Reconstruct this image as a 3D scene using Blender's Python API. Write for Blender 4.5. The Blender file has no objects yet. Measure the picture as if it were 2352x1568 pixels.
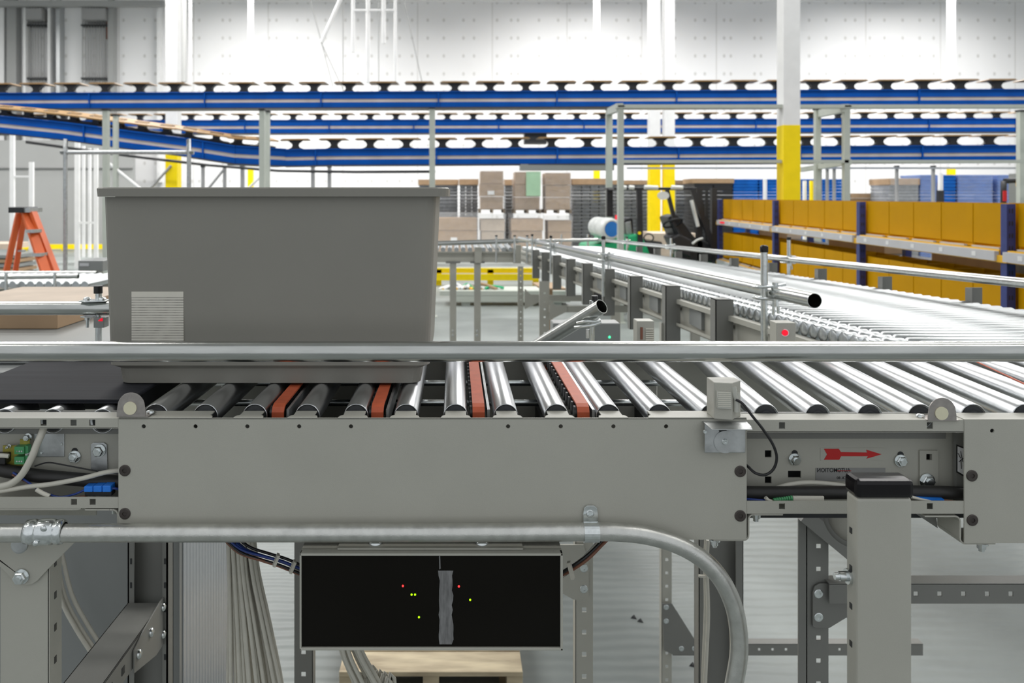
import bpy, math, random
from mathutils import Vector, Matrix
random.seed(7)
S = bpy.context.scene
COL = S.collection
PI = math.pi

# ------------------------------------------------------------------ camera
ZC = 1.95                      # camera height above the floor
F = 1800.0                     # focal length in pixels of the 2352 wide frame
CX, CY = 1045.0, 450.0         # principal point (the lens is shifted)
cam_d = bpy.data.cameras.new('camera'); cam = bpy.data.objects.new('camera', cam_d); COL.objects.link(cam)
cam.location = (0, 0, ZC); cam.rotation_euler = (PI / 2, 0, 0)
cam_d.sensor_width = 36.0; cam_d.lens = F / 2352.0 * 36.0
cam_d.shift_x = (1176 - CX) / 2352.0; cam_d.shift_y = (CY - 784) / 2352.0
cam_d.clip_start = 0.05; cam_d.clip_end = 200
cam_d.dof.use_dof = True; cam_d.dof.focus_distance = 1.22; cam_d.dof.aperture_fstop = 7.5
S.camera = cam

# ------------------------------------------------------------------ view, world, lamps
S.view_settings.view_transform = 'Standard'; S.view_settings.look = 'None'
S.view_settings.gamma = 1.0; S.view_settings.use_curve_mapping = False
S.view_settings.exposure = 0.45
W = bpy.data.worlds.new('hall_air'); S.world = W; W.use_nodes = True
W.node_tree.nodes['Background'].inputs['Color'].default_value = (0.93, 0.97, 1.0, 1)
W.node_tree.nodes['Background'].inputs['Strength'].default_value = 0.54

def lamp(name, loc, sx, sy, power, spread=160, col=(1.0, 0.985, 0.96)):
    d = bpy.data.lights.new(name, 'AREA'); d.shape = 'RECTANGLE'; d.size = sx; d.size_y = sy
    d.energy = power; d.spread = math.radians(spread); d.color = col
    o = bpy.data.objects.new(name, d); COL.objects.link(o); o.location = loc
    return o
LAMPS = []                     # (x, y, z, length, width, power, spread)
for y, zz in ((0.6, 8.1), (5.5, 10.1), (11.5, 10.1), (17.5, 10.1), (23.0, 10.1)):
    for x in (-19.5, -7.0, 5.4, 17.9):
        LAMPS.append((x, y, zz, 6.0, 0.5, (60 if y < 1 else 190 if y < 6 else 380 if y < 20 else 640), 166))
for x in (-7.0, 5.4, 17.9):
    LAMPS.append((x, 27.6, 10.7, 5.0, 0.8, 520, 156))
for (x, y, z, l, w, p, s) in LAMPS:
    lamp('high_bay_light_source', (x, y, z), l, w, p, s)

# ------------------------------------------------------------------ materials
def new_mat(name):
    m = bpy.data.materials.new(name); m.use_nodes = True
    nt = m.node_tree; b = nt.nodes['Principled BSDF']
    return m, nt, b
def noise_col(nt, b, base, var, scale, stretch=(1, 1, 1), detail=4, dark=None):
    tc = nt.nodes.new('ShaderNodeTexCoord'); mp = nt.nodes.new('ShaderNodeMapping')
    mp.inputs['Scale'].default_value = stretch
    nt.links.new(tc.outputs['Object'], mp.inputs['Vector'])
    n = nt.nodes.new('ShaderNodeTexNoise'); n.inputs['Scale'].default_value = scale; n.inputs['Detail'].default_value = detail
    nt.links.new(mp.outputs['Vector'], n.inputs['Vector'])
    r = nt.nodes.new('ShaderNodeValToRGB')
    r.color_ramp.elements[0].position = 0.3; r.color_ramp.elements[1].position = 0.7
    lo = [max(0, c * (1 - var)) for c in base] if dark is None else list(dark)
    hi = [min(1, c * (1 + var)) for c in base] if dark is None else list(base)
    r.color_ramp.elements[0].color = (*lo, 1); r.color_ramp.elements[1].color = (*hi, 1)
    nt.links.new(n.outputs['Fac'], r.inputs['Fac'])
    nt.links.new(r.outputs['Color'], b.inputs['Base Color'])
    return mp, n, r
def mat(name, base, rough=0.5, metal=0.0, var=0.06, scale=20, stretch=(1, 1, 1), bump=0.0, bscale=200, dark=None, coat=0.0, rvar=0.0, spec=None):
    m, nt, b = new_mat(name)
    b.inputs['Roughness'].default_value = rough; b.inputs['Metallic'].default_value = metal
    if coat: b.inputs['Coat Weight'].default_value = coat
    if spec is not None: b.inputs['Specular IOR Level'].default_value = spec
    mp, n, r = noise_col(nt, b, base, var, scale, stretch, dark=dark)
    if rvar:
        mr = nt.nodes.new('ShaderNodeMapRange'); mr.inputs['To Min'].default_value = max(0.02, rough - rvar); mr.inputs['To Max'].default_value = rough + rvar
        nt.links.new(n.outputs['Fac'], mr.inputs['Value']); nt.links.new(mr.outputs['Result'], b.inputs['Roughness'])
    if bump:
        n2 = nt.nodes.new('ShaderNodeTexNoise'); n2.inputs['Scale'].default_value = bscale; n2.inputs['Detail'].default_value = 2
        nt.links.new(mp.outputs['Vector'], n2.inputs['Vector'])
        bp = nt.nodes.new('ShaderNodeBump'); bp.inputs['Strength'].default_value = bump; bp.inputs['Distance'].default_value = 0.002
        nt.links.new(n2.outputs['Fac'], bp.inputs['Height']); nt.links.new(bp.outputs['Normal'], b.inputs['Normal'])
    return m
def glow(name, col, strength):
    m, nt, b = new_mat(name)
    b.inputs['Base Color'].default_value = (*col, 1); b.inputs['Emission Color'].default_value = (*col, 1)
    b.inputs['Emission Strength'].default_value = strength
    return m
M = {}
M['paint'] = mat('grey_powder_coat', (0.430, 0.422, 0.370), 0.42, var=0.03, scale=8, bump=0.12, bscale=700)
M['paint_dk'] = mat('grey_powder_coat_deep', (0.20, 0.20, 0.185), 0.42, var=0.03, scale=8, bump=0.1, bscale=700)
M['steel_pipe'] = mat('galvanised_tube', (0.52, 0.53, 0.51), 0.21, 1.0, var=0.10, scale=30, stretch=(0.4, 3, 3), bump=0.04, bscale=400, rvar=0.05)
M['conduit'] = mat('galvanised_conduit', (0.62, 0.62, 0.59), 0.34, 1.0, var=0.10, scale=60, bump=0.12, bscale=500, rvar=0.08)
M['roller'] = mat('zinc_plated_roller_steel', (0.62, 0.635, 0.65), 0.30, 1.0, var=0.05, scale=14, stretch=(6, 0.35, 6), rvar=0.05)
M['roller_b'] = mat('bright_roller_steel', (0.50, 0.525, 0.535), 0.32, 1.0, var=0.05, scale=14, stretch=(0.35, 6, 6), rvar=0.05)
M['galv'] = mat('galvanised_sheet', (0.52, 0.535, 0.54), 0.42, 1.0, var=0.16, scale=45, bump=0.1, bscale=150, rvar=0.1)
M['zinc'] = mat('zinc_plated_fastener', (0.72, 0.75, 0.75), 0.22, 1.0, var=0.1, scale=120)
M['tin'] = mat('brushed_nickel', (0.40, 0.37, 0.35), 0.40, 1.0, var=0.1, scale=120)
M['blackbolt'] = mat('black_oxide_fastener', (0.06, 0.05, 0.045), 0.45, 0.3, var=0.1, scale=90)
M['black'] = mat('black_plastic', (0.012, 0.012, 0.013), 0.32, var=0.1, scale=40)
M['cap'] = mat('glossy_black_end_cap', (0.008, 0.007, 0.008), 0.16, var=0.05, scale=20, spec=0.3)
M['rubber'] = mat('black_rubber_hose', (0.02, 0.019, 0.018), 0.5, var=0.15, scale=60)
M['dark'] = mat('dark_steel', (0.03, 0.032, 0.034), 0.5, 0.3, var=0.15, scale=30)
M['beltblack'] = mat('black_conveyor_belt', (0.022, 0.023, 0.028), 0.7, var=0.2, scale=25, stretch=(0.2, 4, 4), spec=0.12)
M['beltorange'] = mat('orange_transfer_belt', (0.50, 0.095, 0.036), 0.5, var=0.1, scale=60)
M['tote'] = mat('grey_tote_plastic', (0.25, 0.24, 0.21), 0.42, var=0.03, scale=6, bump=0.04, bscale=300)
M['cream'] = mat('cream_label', (0.68, 0.65, 0.57), 0.5, var=0.03, scale=40)
M['disc'] = mat('cream_reflector', (0.72, 0.68, 0.50), 0.4, var=0.03, scale=80)
M['cable_w'] = mat('off_white_cable', (0.56, 0.54, 0.47), 0.42, var=0.05, scale=50)
M['cable_b'] = mat('blue_wire', (0.012, 0.04, 0.22), 0.35, var=0.1, scale=50)
M['cable_br'] = mat('brown_wire', (0.20, 0.08, 0.045), 0.4, var=0.1, scale=50)
M['bluecon'] = mat('blue_connector', (0.015, 0.19, 0.72), 0.35, var=0.05, scale=50)
M['green'] = mat('green_terminal_block', (0.07, 0.32, 0.13), 0.4, var=0.05, scale=50)
M['pcb'] = mat('yellow_circuit_board', (0.38, 0.34, 0.06), 0.4, var=0.2, scale=150)
M['red'] = mat('red_print', (0.52, 0.008, 0.008), 0.4, var=0.03, scale=50)
M['labelgrey'] = mat('grey_nameplate', (0.27, 0.27, 0.26), 0.4, var=0.03, scale=50)
M['print'] = mat('black_print', (0.02, 0.02, 0.02), 0.5, var=0.03, scale=50)
M['printred'] = mat('dull_red_print', (0.35, 0.03, 0.03), 0.5, var=0.03, scale=50)
M['white'] = mat('white_paint', (0.80, 0.80, 0.80), 0.45, var=0.03, scale=6)
M['yellow'] = mat('safety_yellow_paint', (0.95, 0.72, 0.01), 0.45, var=0.04, scale=6, spec=0.15)
M['green_grey'] = mat('pale_green_grey_paint', (0.46, 0.49, 0.44), 0.45, var=0.04, scale=6)
M['blue'] = mat('blue_track_paint', (0.0, 0.068, 0.34), 0.45, var=0.10, scale=3, spec=0.12)
M['trackstrip'] = mat('beige_side_guide', (0.50, 0.44, 0.42), 0.5, var=0.12, scale=3)
M['traywood'] = mat('brown_tray_board', (0.34, 0.20, 0.075), 0.45, var=0.12, scale=5)
M['carrier'] = mat('black_tray_pedestal', (0.022, 0.022, 0.024), 0.45, var=0.1, scale=10)
M['binorange'] = mat('orange_bin_plastic', (0.56, 0.285, 0.0), 0.5, var=0.03, scale=6, spec=0.08)
M['binyellow'] = mat('yellow_rack_beam', (0.88, 0.50, 0.02), 0.4, var=0.03, scale=6)
M['navy'] = mat('navy_rack_upright', (0.028, 0.045, 0.20), 0.4, var=0.1, scale=20)
M['lightstrip'] = mat('pale_grey_display_rail', (0.55, 0.55, 0.57), 0.45, var=0.03, scale=8)
M['card'] = mat('brown_cardboard', (0.38, 0.255, 0.15), 0.7, var=0.08, scale=8)
M['card2'] = mat('pale_cardboard', (0.55, 0.45, 0.36), 0.7, var=0.08, scale=8)
M['wood'] = mat('raw_pallet_wood', (0.66, 0.56, 0.38), 0.65, var=0.2, scale=7, stretch=(0.6, 3, 3), dark=(0.30, 0.23, 0.15))
M['pallet_dk'] = mat('weathered_pallet_wood', (0.20, 0.16, 0.12), 0.7, var=0.2, scale=5)
M['crate_b'] = mat('blue_crate_plastic', (0.01, 0.13, 0.50), 0.5, var=0.15, scale=4, spec=0.15)
M['crate_g'] = mat('grey_crate_plastic', (0.17, 0.18, 0.19), 0.5, var=0.25, scale=10)
M['ladder'] = mat('orange_fibreglass', (0.80, 0.14, 0.025), 0.4, var=0.05, scale=10)
M['flgreen'] = mat('green_truck_paint', (0.01, 0.42, 0.17), 0.35, var=0.05, scale=5)
M['flblack'] = mat('black_truck_paint', (0.018, 0.019, 0.022), 0.4, var=0.1, scale=10)
M['tank'] = mat('white_gas_cylinder', (0.72, 0.74, 0.72), 0.35, var=0.04, scale=8)
M['tankblue'] = mat('blue_cylinder_disc', (0.02, 0.20, 0.62), 0.35, var=0.04, scale=8)
M['brownpaper'] = mat('rust_brown', (0.22, 0.08, 0.05), 0.6, var=0.1, scale=8)
M['cabinet'] = mat('grey_cabinet', (0.24, 0.25, 0.245), 0.35, var=0.03, scale=3)
M['greywall'] = mat('grey_partition', (0.36, 0.365, 0.36), 0.6, var=0.03, scale=0.8)
M['midgrey'] = mat('grey_steel_paint', (0.34, 0.34, 0.34), 0.6, var=0.05, scale=0.6)
M['ceil'] = mat('grey_roof_deck', (0.62, 0.62, 0.62), 0.7, var=0.05, scale=0.6)
M['tape'] = mat('grey_duct_tape', (0.18, 0.18, 0.18), 0.5, var=0.3, scale=260, stretch=(1, 1, 0.2))
M['lens'] = mat('ribbed_clear_lens', (0.50, 0.50, 0.45), 0.15, var=0.08, scale=30, coat=0.6)
M['redlens'] = glow('red_sensor_lens', (0.75, 0.0, 0.02), 0.6)
M['led_r'] = glow('red_led', (1.0, 0.02, 0.02), 3.0)
M['led_g'] = glow('green_led', (0.35, 1.0, 0.0), 1.4)
M['led_c'] = glow('green_display_led', (0.05, 1.0, 0.35), 1.5)
M['tube_glow'] = glow('lamp_tube', (1.0, 0.98, 0.95), 4.0)
# dark acrylic window
m, nt, b = new_mat('smoked_acrylic'); M['smoke'] = m
b.inputs['Base Color'].default_value = (0.006, 0.005, 0.0035, 1); b.inputs['Roughness'].default_value = 0.10; b.inputs['Specular IOR Level'].default_value = 0.15
# stretch film
m, nt, b = new_mat('clear_stretch_film'); M['film'] = m
b.inputs['Base Color'].default_value = (0.85, 0.87, 0.9, 1); b.inputs['Roughness'].default_value = 0.18
b.inputs['Alpha'].default_value = 0.19
tc = nt.nodes.new('ShaderNodeTexCoord'); n = nt.nodes.new('ShaderNodeTexNoise'); n.inputs['Scale'].default_value = 5.0
bp = nt.nodes.new('ShaderNodeBump'); bp.inputs['Strength'].default_value = 0.6; bp.inputs['Distance'].default_value = 0.08
nt.links.new(tc.outputs['Object'], n.inputs['Vector']); nt.links.new(n.outputs['Fac'], bp.inputs['Height']); nt.links.new(bp.outputs['Normal'], b.inputs['Normal'])
# floor: polished concrete with faint ripples
m, nt, b = new_mat('sealed_concrete'); M['floor'] = m
mp, n, r = noise_col(nt, b, (0.245, 0.268, 0.262), 0.25, 0.9, detail=6)
b.inputs['Roughness'].default_value = 0.38; b.inputs['Specular IOR Level'].default_value = 0.22
wv = nt.nodes.new('ShaderNodeTexWave'); wv.bands_direction = 'Y'; wv.inputs['Scale'].default_value = 4.2; wv.inputs['Distortion'].default_value = 2.2; wv.inputs['Detail'].default_value = 2.5
tc = nt.nodes.new('ShaderNodeTexCoord'); nt.links.new(tc.outputs['Object'], wv.inputs['Vector'])
bp = nt.nodes.new('ShaderNodeBump'); bp.inputs['Strength'].default_value = 0.28; bp.inputs['Distance'].default_value = 0.012
nt.links.new(wv.outputs['Fac'], bp.inputs['Height']); nt.links.new(bp.outputs['Normal'], b.inputs['Normal'])
# cabinet side: thin vertical ribs
m, nt, b = new_mat('ribbed_panel'); M['ribbed'] = m
b.inputs['Base Color'].default_value = (0.36, 0.38, 0.40, 1); b.inputs['Roughness'].default_value = 0.2
wv = nt.nodes.new('ShaderNodeTexWave'); wv.bands_direction = 'Y'; wv.inputs['Scale'].default_value = 14; wv.inputs['Distortion'].default_value = 0.6
tc = nt.nodes.new('ShaderNodeTexCoord'); nt.links.new(tc.outputs['Object'], wv.inputs['Vector'])
bp = nt.nodes.new('ShaderNodeBump'); bp.inputs['Strength'].default_value = 0.4; bp.inputs['Distance'].default_value = 0.004
nt.links.new(wv.outputs['Fac'], bp.inputs['Height']); nt.links.new(bp.outputs['Normal'], b.inputs['Normal'])
# far wall: painted precast panels with rows of patched tie holes and vertical joints
def math_node(nt, op, a, b=None, c=None):
    n = nt.nodes.new('ShaderNodeMath'); n.operation = op
    for i, v in enumerate((a, b, c)):
        if v is None: continue
        if isinstance(v, (int, float)): n.inputs[i].default_value = v
        else: nt.links.new(v, n.inputs[i])
    return n.outputs[0]
m, nt, b = new_mat('white_precast_wall'); M['wall'] = m
b.inputs['Roughness'].default_value = 0.55
tc = nt.nodes.new('ShaderNodeTexCoord'); sp = nt.nodes.new('ShaderNodeSeparateXYZ'); nt.links.new(tc.outputs['Object'], sp.inputs[0])
x, z = sp.outputs['X'], sp.outputs['Z']
cell = math_node(nt, 'FLOOR', math_node(nt, 'DIVIDE', x, 0.62))
wn = nt.nodes.new('ShaderNodeTexWhiteNoise'); wn.noise_dimensions = '1D'; nt.links.new(cell, wn.inputs['W'])
fx = math_node(nt, 'MULTIPLY', math_node(nt, 'SUBTRACT', math_node(nt, 'FRACT', math_node(nt, 'DIVIDE', x, 0.62)), math_node(nt, 'MULTIPLY_ADD', wn.outputs['Value'], 0.7, 0.15)), 0.62)
fz = math_node(nt, 'MULTIPLY', math_node(nt, 'SUBTRACT', math_node(nt, 'FRACT', math_node(nt, 'DIVIDE', z, 0.73)), 0.5), 0.55)
d = math_node(nt, 'SQRT', math_node(nt, 'ADD', math_node(nt, 'MULTIPLY', fx, fx), math_node(nt, 'MULTIPLY', fz, fz)))
dot = math_node(nt, 'MULTIPLY', math_node(nt, 'LESS_THAN', d, 0.055), 0.42)
jx = math_node(nt, 'ABSOLUTE', math_node(nt, 'SUBTRACT', math_node(nt, 'FRACT', math_node(nt, 'DIVIDE', x, 3.05)), 0.5))
jn = math_node(nt, 'MULTIPLY', math_node(nt, 'LESS_THAN', jx, 0.008), 0.35)
nz = nt.nodes.new('ShaderNodeTexNoise'); nz.inputs['Scale'].default_value = 0.5; nt.links.new(tc.outputs['Object'], nz.inputs['Vector'])
fac = math_node(nt, 'MAXIMUM', math_node(nt, 'MAXIMUM', dot, jn), math_node(nt, 'MULTIPLY', nz.outputs['Fac'], 0.16))
mx = nt.nodes.new('ShaderNodeMix'); mx.data_type = 'RGBA'
mx.inputs[6].default_value = (0.86, 0.86, 0.87, 1); mx.inputs[7].default_value = (0.30, 0.28, 0.24, 1)
nt.links.new(fac, mx.inputs[0]); nt.links.new(mx.outputs[2], b.inputs['Base Color'])
# label with fine printed rules
m, nt, b = new_mat('striped_label'); M['stripes'] = m
tc = nt.nodes.new('ShaderNodeTexCoord'); sp = nt.nodes.new('ShaderNodeSeparateXYZ'); nt.links.new(tc.outputs['Object'], sp.inputs[0])
fr = math_node(nt, 'FRACT', math_node(nt, 'DIVIDE', sp.outputs['Z'], 0.0042))
nz = nt.nodes.new('ShaderNodeTexNoise'); nz.inputs['Scale'].default_value = 60; nt.links.new(tc.outputs['Object'], nz.inputs['Vector'])
st = math_node(nt, 'MULTIPLY', math_node(nt, 'LESS_THAN', fr, 0.36), nz.outputs['Fac'])
mx = nt.nodes.new('ShaderNodeMix'); mx.data_type = 'RGBA'
mx.inputs[6].default_value = (0.66, 0.63, 0.56, 1); mx.inputs[7].default_value = (0.10, 0.095, 0.08, 1)
nt.links.new(st, mx.inputs[0]); nt.links.new(mx.outputs[2], b.inputs['Base Color'])
b.inputs['Roughness'].default_value = 0.5

# ------------------------------------------------------------------ mesh builder
class MB:
    def __init__(s): s.v = []; s.f = []; s.sm = []
    def add(s, vs, fs, smooth=False):
        k = len(s.v); s.v += [tuple(v) for v in vs]
        for f in fs: s.f.append(tuple(i + k for i in f)); s.sm.append(smooth)
        return s
    def box(s, x0, x1, y0, y1, z0, z1):
        if x0 > x1: x0, x1 = x1, x0
        if y0 > y1: y0, y1 = y1, y0
        if z0 > z1: z0, z1 = z1, z0
        return s.add([(x0, y0, z0), (x1, y0, z0), (x1, y1, z0), (x0, y1, z0), (x0, y0, z1), (x1, y0, z1), (x1, y1, z1), (x0, y1, z1)],
                     [(0, 3, 2, 1), (4, 5, 6, 7), (0, 1, 5, 4), (1, 2, 6, 5), (2, 3, 7, 6), (3, 0, 4, 7)])
    def frame(s, p0, p1):
        a = (Vector(p1) - Vector(p0)); a.normalize()
        u = a.cross(Vector((0, 0, 1)))
        if u.length < 1e-4: u = Vector((1, 0, 0))
        u.normalize(); w = u.cross(a)
        return a, u, w
    def bar(s, p0, p1, wu, ww):             # rectangular bar between two points
        p0, p1 = Vector(p0), Vector(p1); a, u, w = s.frame(p0, p1)
        vs = []
        for p in (p0, p1):
            for (i, j) in ((-1, -1), (1, -1), (1, 1), (-1, 1)): vs.append(p + u * wu / 2 * i + w * ww / 2 * j)
        return s.add(vs, [(0, 1, 2, 3), (7, 6, 5, 4), (0, 4, 5, 1), (1, 5, 6, 2), (2, 6, 7, 3), (3, 7, 4, 0)])
    def lathe(s, p0, p1, prof, n=24, smooth=True):   # prof: list of (t along metres, radius)
        p0, p1 = Vector(p0), Vector(p1); a, u, w = s.frame(p0, p1)
        vs = []; fs = []
        for (t, r) in prof:
            for k in range(n):
                an = 2 * PI * k / n; vs.append(p0 + a * t + (u * math.cos(an) + w * math.sin(an)) * r)
        m_ = len(prof)
        for i in range(m_ - 1):
            for k in range(n):
                k2 = (k + 1) % n; fs.append((i * n + k, i * n + k2, (i + 1) * n + k2, (i + 1) * n + k))
        s.add(vs, fs, smooth)
        return s
    def cyl(s, p0, p1, r, n=20, r2=None):
        L = (Vector(p1) - Vector(p0)).length; r2 = r if r2 is None else r2
        e = 1e-6
        s.lathe(p0, p1, [(0, r), (L, r2)], n, True)
        p0, p1 = Vector(p0), Vector(p1); a, u, w = s.frame(p0, p1)
        vs = []; 
        for p, rr in ((p0, r), (p1, r2)):
            for k in range(n):
                an = 2 * PI * k / n; vs.append(p + (u * math.cos(an) + w * math.sin(an)) * rr)
        return s.add(vs, [tuple(range(n - 1, -1, -1)), tuple(range(n, 2 * n))])
    def pipe(s, p0, p1, ro, ri, n=28):
        L = (Vector(p1) - Vector(p0)).length
        s.lathe(p0, p1, [(0, ro), (L, ro)], n, True); s.lathe(p1, p0, [(0, ri), (L, ri)], n, True)
        s.lathe(p0, p1, [(0, ri), (0, ro)], n, False); s.lathe(p0, p1, [(L, ro), (L, ri)], n, False)
        return s
    def tube(s, pts, r, n=10, sub=6, cap=True):   # smooth tube through points (Catmull-Rom)
        P_ = [Vector(p) for p in pts]
        if len(P_) > 2 and sub > 1:
            Q = []
            E = [P_[0] * 2 - P_[1]] + P_ + [P_[-1] * 2 - P_[-2]]
            for i in range(1, len(E) - 2):
                for k in range(sub):
                    t = k / sub; a, b_, c, d_ = E[i - 1], E[i], E[i + 1], E[i + 2]
                    Q.append(0.5 * ((2 * b_) + (c - a) * t + (2 * a - 5 * b_ + 4 * c - d_) * t * t + (3 * b_ - a - 3 * c + d_) * t ** 3))
            Q.append(P_[-1]); P_ = Q
        vs = []; fs = []; u = None
        for i, p in enumerate(P_):
            t = (P_[min(i + 1, len(P_) - 1)] - P_[max(i - 1, 0)]); t.normalize()
            if u is None:
                u = t.cross(Vector((0.13, 0.31, 0.94)))
                if u.length < 1e-3: u = t.cross(Vector((1, 0, 0)))
            else: u = u - t * u.dot(t)
            u.normalize(); w = t.cross(u)
            for k in range(n):
                an = 2 * PI * k / n; vs.append(p + (u * math.cos(an) + w * math.sin(an)) * r)
        for i in range(len(P_) - 1):
            for k in range(n):
                k2 = (k + 1) % n; fs.append((i * n + k, i * n + k2, (i + 1) * n + k2, (i + 1) * n + k))
        s.add(vs, fs, True)
        if cap:
            m_ = len(P_); s.add(vs[:n] + vs[(m_ - 1) * n:], [tuple(range(n - 1, -1, -1)), tuple(range(n, 2 * n))])
        return s
    def prism(s, poly, y0, y1, plane='xz'):       # polygon extruded along the third axis
        n = len(poly)
        def mk(a, b_, c): return (a, c, b_) if plane == 'xz' else ((a, b_, c) if plane == 'xy' else (c, a, b_))
        vs = [mk(a, b_, y0) for a, b_ in poly] + [mk(a, b_, y1) for a, b_ in poly]
        fs = [tuple(range(n)), tuple(range(2 * n - 1, n - 1, -1))] + [(i, i + n, (i + 1) % n + n, (i + 1) % n) for i in range(n)]
        return s.add(vs, fs)
    def strip(s, path, th, y0, y1):               # bent sheet-metal strip: path in xz, extruded in y
        n = len(path); L = []; R = []
        for i, (a, c) in enumerate(path):
            q0 = path[max(i - 1, 0)]; q1 = path[min(i + 1, n - 1)]
            dx, dz = q1[0] - q0[0], q1[1] - q0[1]; l = math.hypot(dx, dz); nx, nz_ = -dz / l, dx / l
            L.append((a + nx * th / 2, c + nz_ * th / 2)); R.append((a - nx * th / 2, c - nz_ * th / 2))
        for i in range(n - 1):
            s.prism([L[i], L[i + 1], R[i + 1], R[i]], y0, y1)
        return s
    def plate(s, x0, x1, z0, z1, y0, y1, holes=(), rounds=()):   # vertical plate with real square / round holes
        H = [(a, b_, c, d_, 0) for (a, b_, c, d_) in holes] + [(cx - r, cx + r, cz - r, cz + r, r) for (cx, cz, r) in rounds]
        xs = sorted(set([x0, x1] + [h[0] for h in H] + [h[1] for h in H])); zs = sorted(set([z0, z1] + [h[2] for h in H] + [h[3] for h in H]))
        for i in range(len(xs) - 1):
            for j in range(len(zs) - 1):
                cx, cz = (xs[i] + xs[i + 1]) / 2, (zs[j] + zs[j + 1]) / 2
                hit = [h for h in H if h[0] < cx < h[1] and h[2] < cz < h[3]]
                a, b_, c, d_ = xs[i], xs[i + 1], zs[j], zs[j + 1]
                if not hit:
                    s.add([(a, y0, c), (b_, y0, c), (b_, y0, d_), (a, y0, d_), (a, y1, c), (b_, y1, c), (b_, y1, d_), (a, y1, d_)], [(0, 1, 2, 3), (7, 6, 5, 4)])
        for (a, b_, c, d_, r) in H:
            if r:
                n = 16; cx, cz = (a + b_) / 2, (c + d_) / 2
                for yy in (y0, y1):
                    vs = []; 
                    for k in range(n):
                        an = 2 * PI * (k + 0.5) / n - PI; co, si = math.cos(an), math.sin(an); mm = max(abs(co), abs(si))
                        vs.append((cx + co * r, yy, cz + si * r))
                    for k in range(n):
                        an = 2 * PI * (k + 0.5) / n - PI; co, si = math.cos(an), math.sin(an)
                        vs.append((cx + co * r * 0.86, yy, cz + si * r * 0.86))
                    s.add(vs, [(k, (k + 1) % n, (k + 1) % n + n, k + n) for k in range(n)])
                    # corner fills
                    for (sx, sz, st_) in ((-1, -1, 0), (1, -1, 4), (1, 1, 8), (-1, 1, 12)):
                        idx = [(st_ + q) % n for q in range(-1, 5)]
                        arc = []
                        for q in range(5):
                            an = 2 * PI * (st_ + q - 0.5 + 0.0) / n - PI
                            arc.append(an)
                        pts = [(cx + sx * r, yy, cz + sz * r)]
                        for q in range(0, 5):
                            an = math.atan2(sz, sx) - PI / 4 + PI / 8 * q
                            pts.append((cx + math.cos(an) * r, yy, cz + math.sin(an) * r))
                        s.add(pts, [tuple(range(6))])
                s.lathe((cx, y0, cz), (cx, y1, cz), [(0, r * 0.86), (abs(y1 - y0), r * 0.86)], n, True)
            else:
                s.add([(a, y0, c), (b_, y0, c), (b_, y0, d_), (a, y0, d_), (a, y1, c), (b_, y1, c), (b_, y1, d_), (a, y1, d_)], [(0, 4, 5, 1), (1, 5, 6, 2), (2, 6, 7, 3), (3, 7, 4, 0)])
        s.add([(x0, y0, z0), (x1, y0, z0), (x1, y0, z1), (x0, y0, z1), (x0, y1, z0), (x1, y1, z0), (x1, y1, z1), (x0, y1, z1)], [(0, 4, 5, 1), (1, 5, 6, 2), (2, 6, 7, 3), (3, 7, 4, 0)])
        return s
    def mesh(s, name):
        me = bpy.data.meshes.new(name); me.from_pydata(s.v, [], s.f); me.update()
        for p, q in zip(me.polygons, s.sm): p.use_smooth = q
        return me

def each(name, boxes, m, parent):
    for b_ in boxes: part(name, MB().box(*b_), m, parent)
def tag(o, label, cat, group=None, kind=None):
    o['label'] = label; o['category'] = cat
    if group: o['group'] = group
    if kind: o['kind'] = kind
    return o
def thing(name, label, cat, loc=(0, 0, 0), group=None, rz=0):
    o = bpy.data.objects.new(name, None); COL.objects.link(o); o.empty_display_size = 0.05
    o.location = loc; o.rotation_euler = (0, 0, rz)
    return tag(o, label, cat, group)
ORIGIN = {}
def part(name, mb, m, parent=None, label=None, bevel=0.0, world=True):
    me = mb.mesh(name); me.materials.append(M[m] if isinstance(m, str) else m)
    o = bpy.data.objects.new(name, me); COL.objects.link(o)
    if parent is not None:
        o.parent = parent
        if world:
            q = parent; t = Matrix.Identity(4); chain = []
            while q is not None: chain.append(q); q = q.parent
            for q in reversed(chain):
                t = t @ q.matrix_parent_inverse @ q.matrix_basis
            o.matrix_parent_inverse = t.inverted()
    if label: o['label'] = label
    if bevel:
        md = o.modifiers.new('edge_round', 'BEVEL'); md.width = bevel; md.segments = 2; md.limit_method = 'ANGLE'; md.angle_limit = math.radians(40)
    return o
def solo(name, mb, m, label, cat, group=None, bevel=0.0):
    return tag(part(name, mb, m, None, None, bevel), label, cat, group)
def struct(name, mb, m, parent=None, bevel=0.0):
    o = part(name, mb, m, parent, None, bevel)
    if parent is None: o['kind'] = 'structure'
    return o
def children_of(o): return [c for c in bpy.data.objects if c.parent == o]
def copy_tree(o, parent=None, kids=None):
    c = o.copy(); COL.objects.link(c)
    if parent is not None: c.parent = parent
    for ch in (kids[o] if kids else children_of(o)): copy_tree(ch, c, kids)
    return c
def kids_map(root):
    mp = {}
    def go(o):
        mp[o] = children_of(o)
        for c in mp[o]: go(c)
    go(root); return mp
def X(px, Y): return (px - CX) * Y / F
def Z(py, Y): return ZC + (CY - py) * Y / F
def P(px, py, Y): return (X(px, Y), Y, Z(py, Y))
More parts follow.
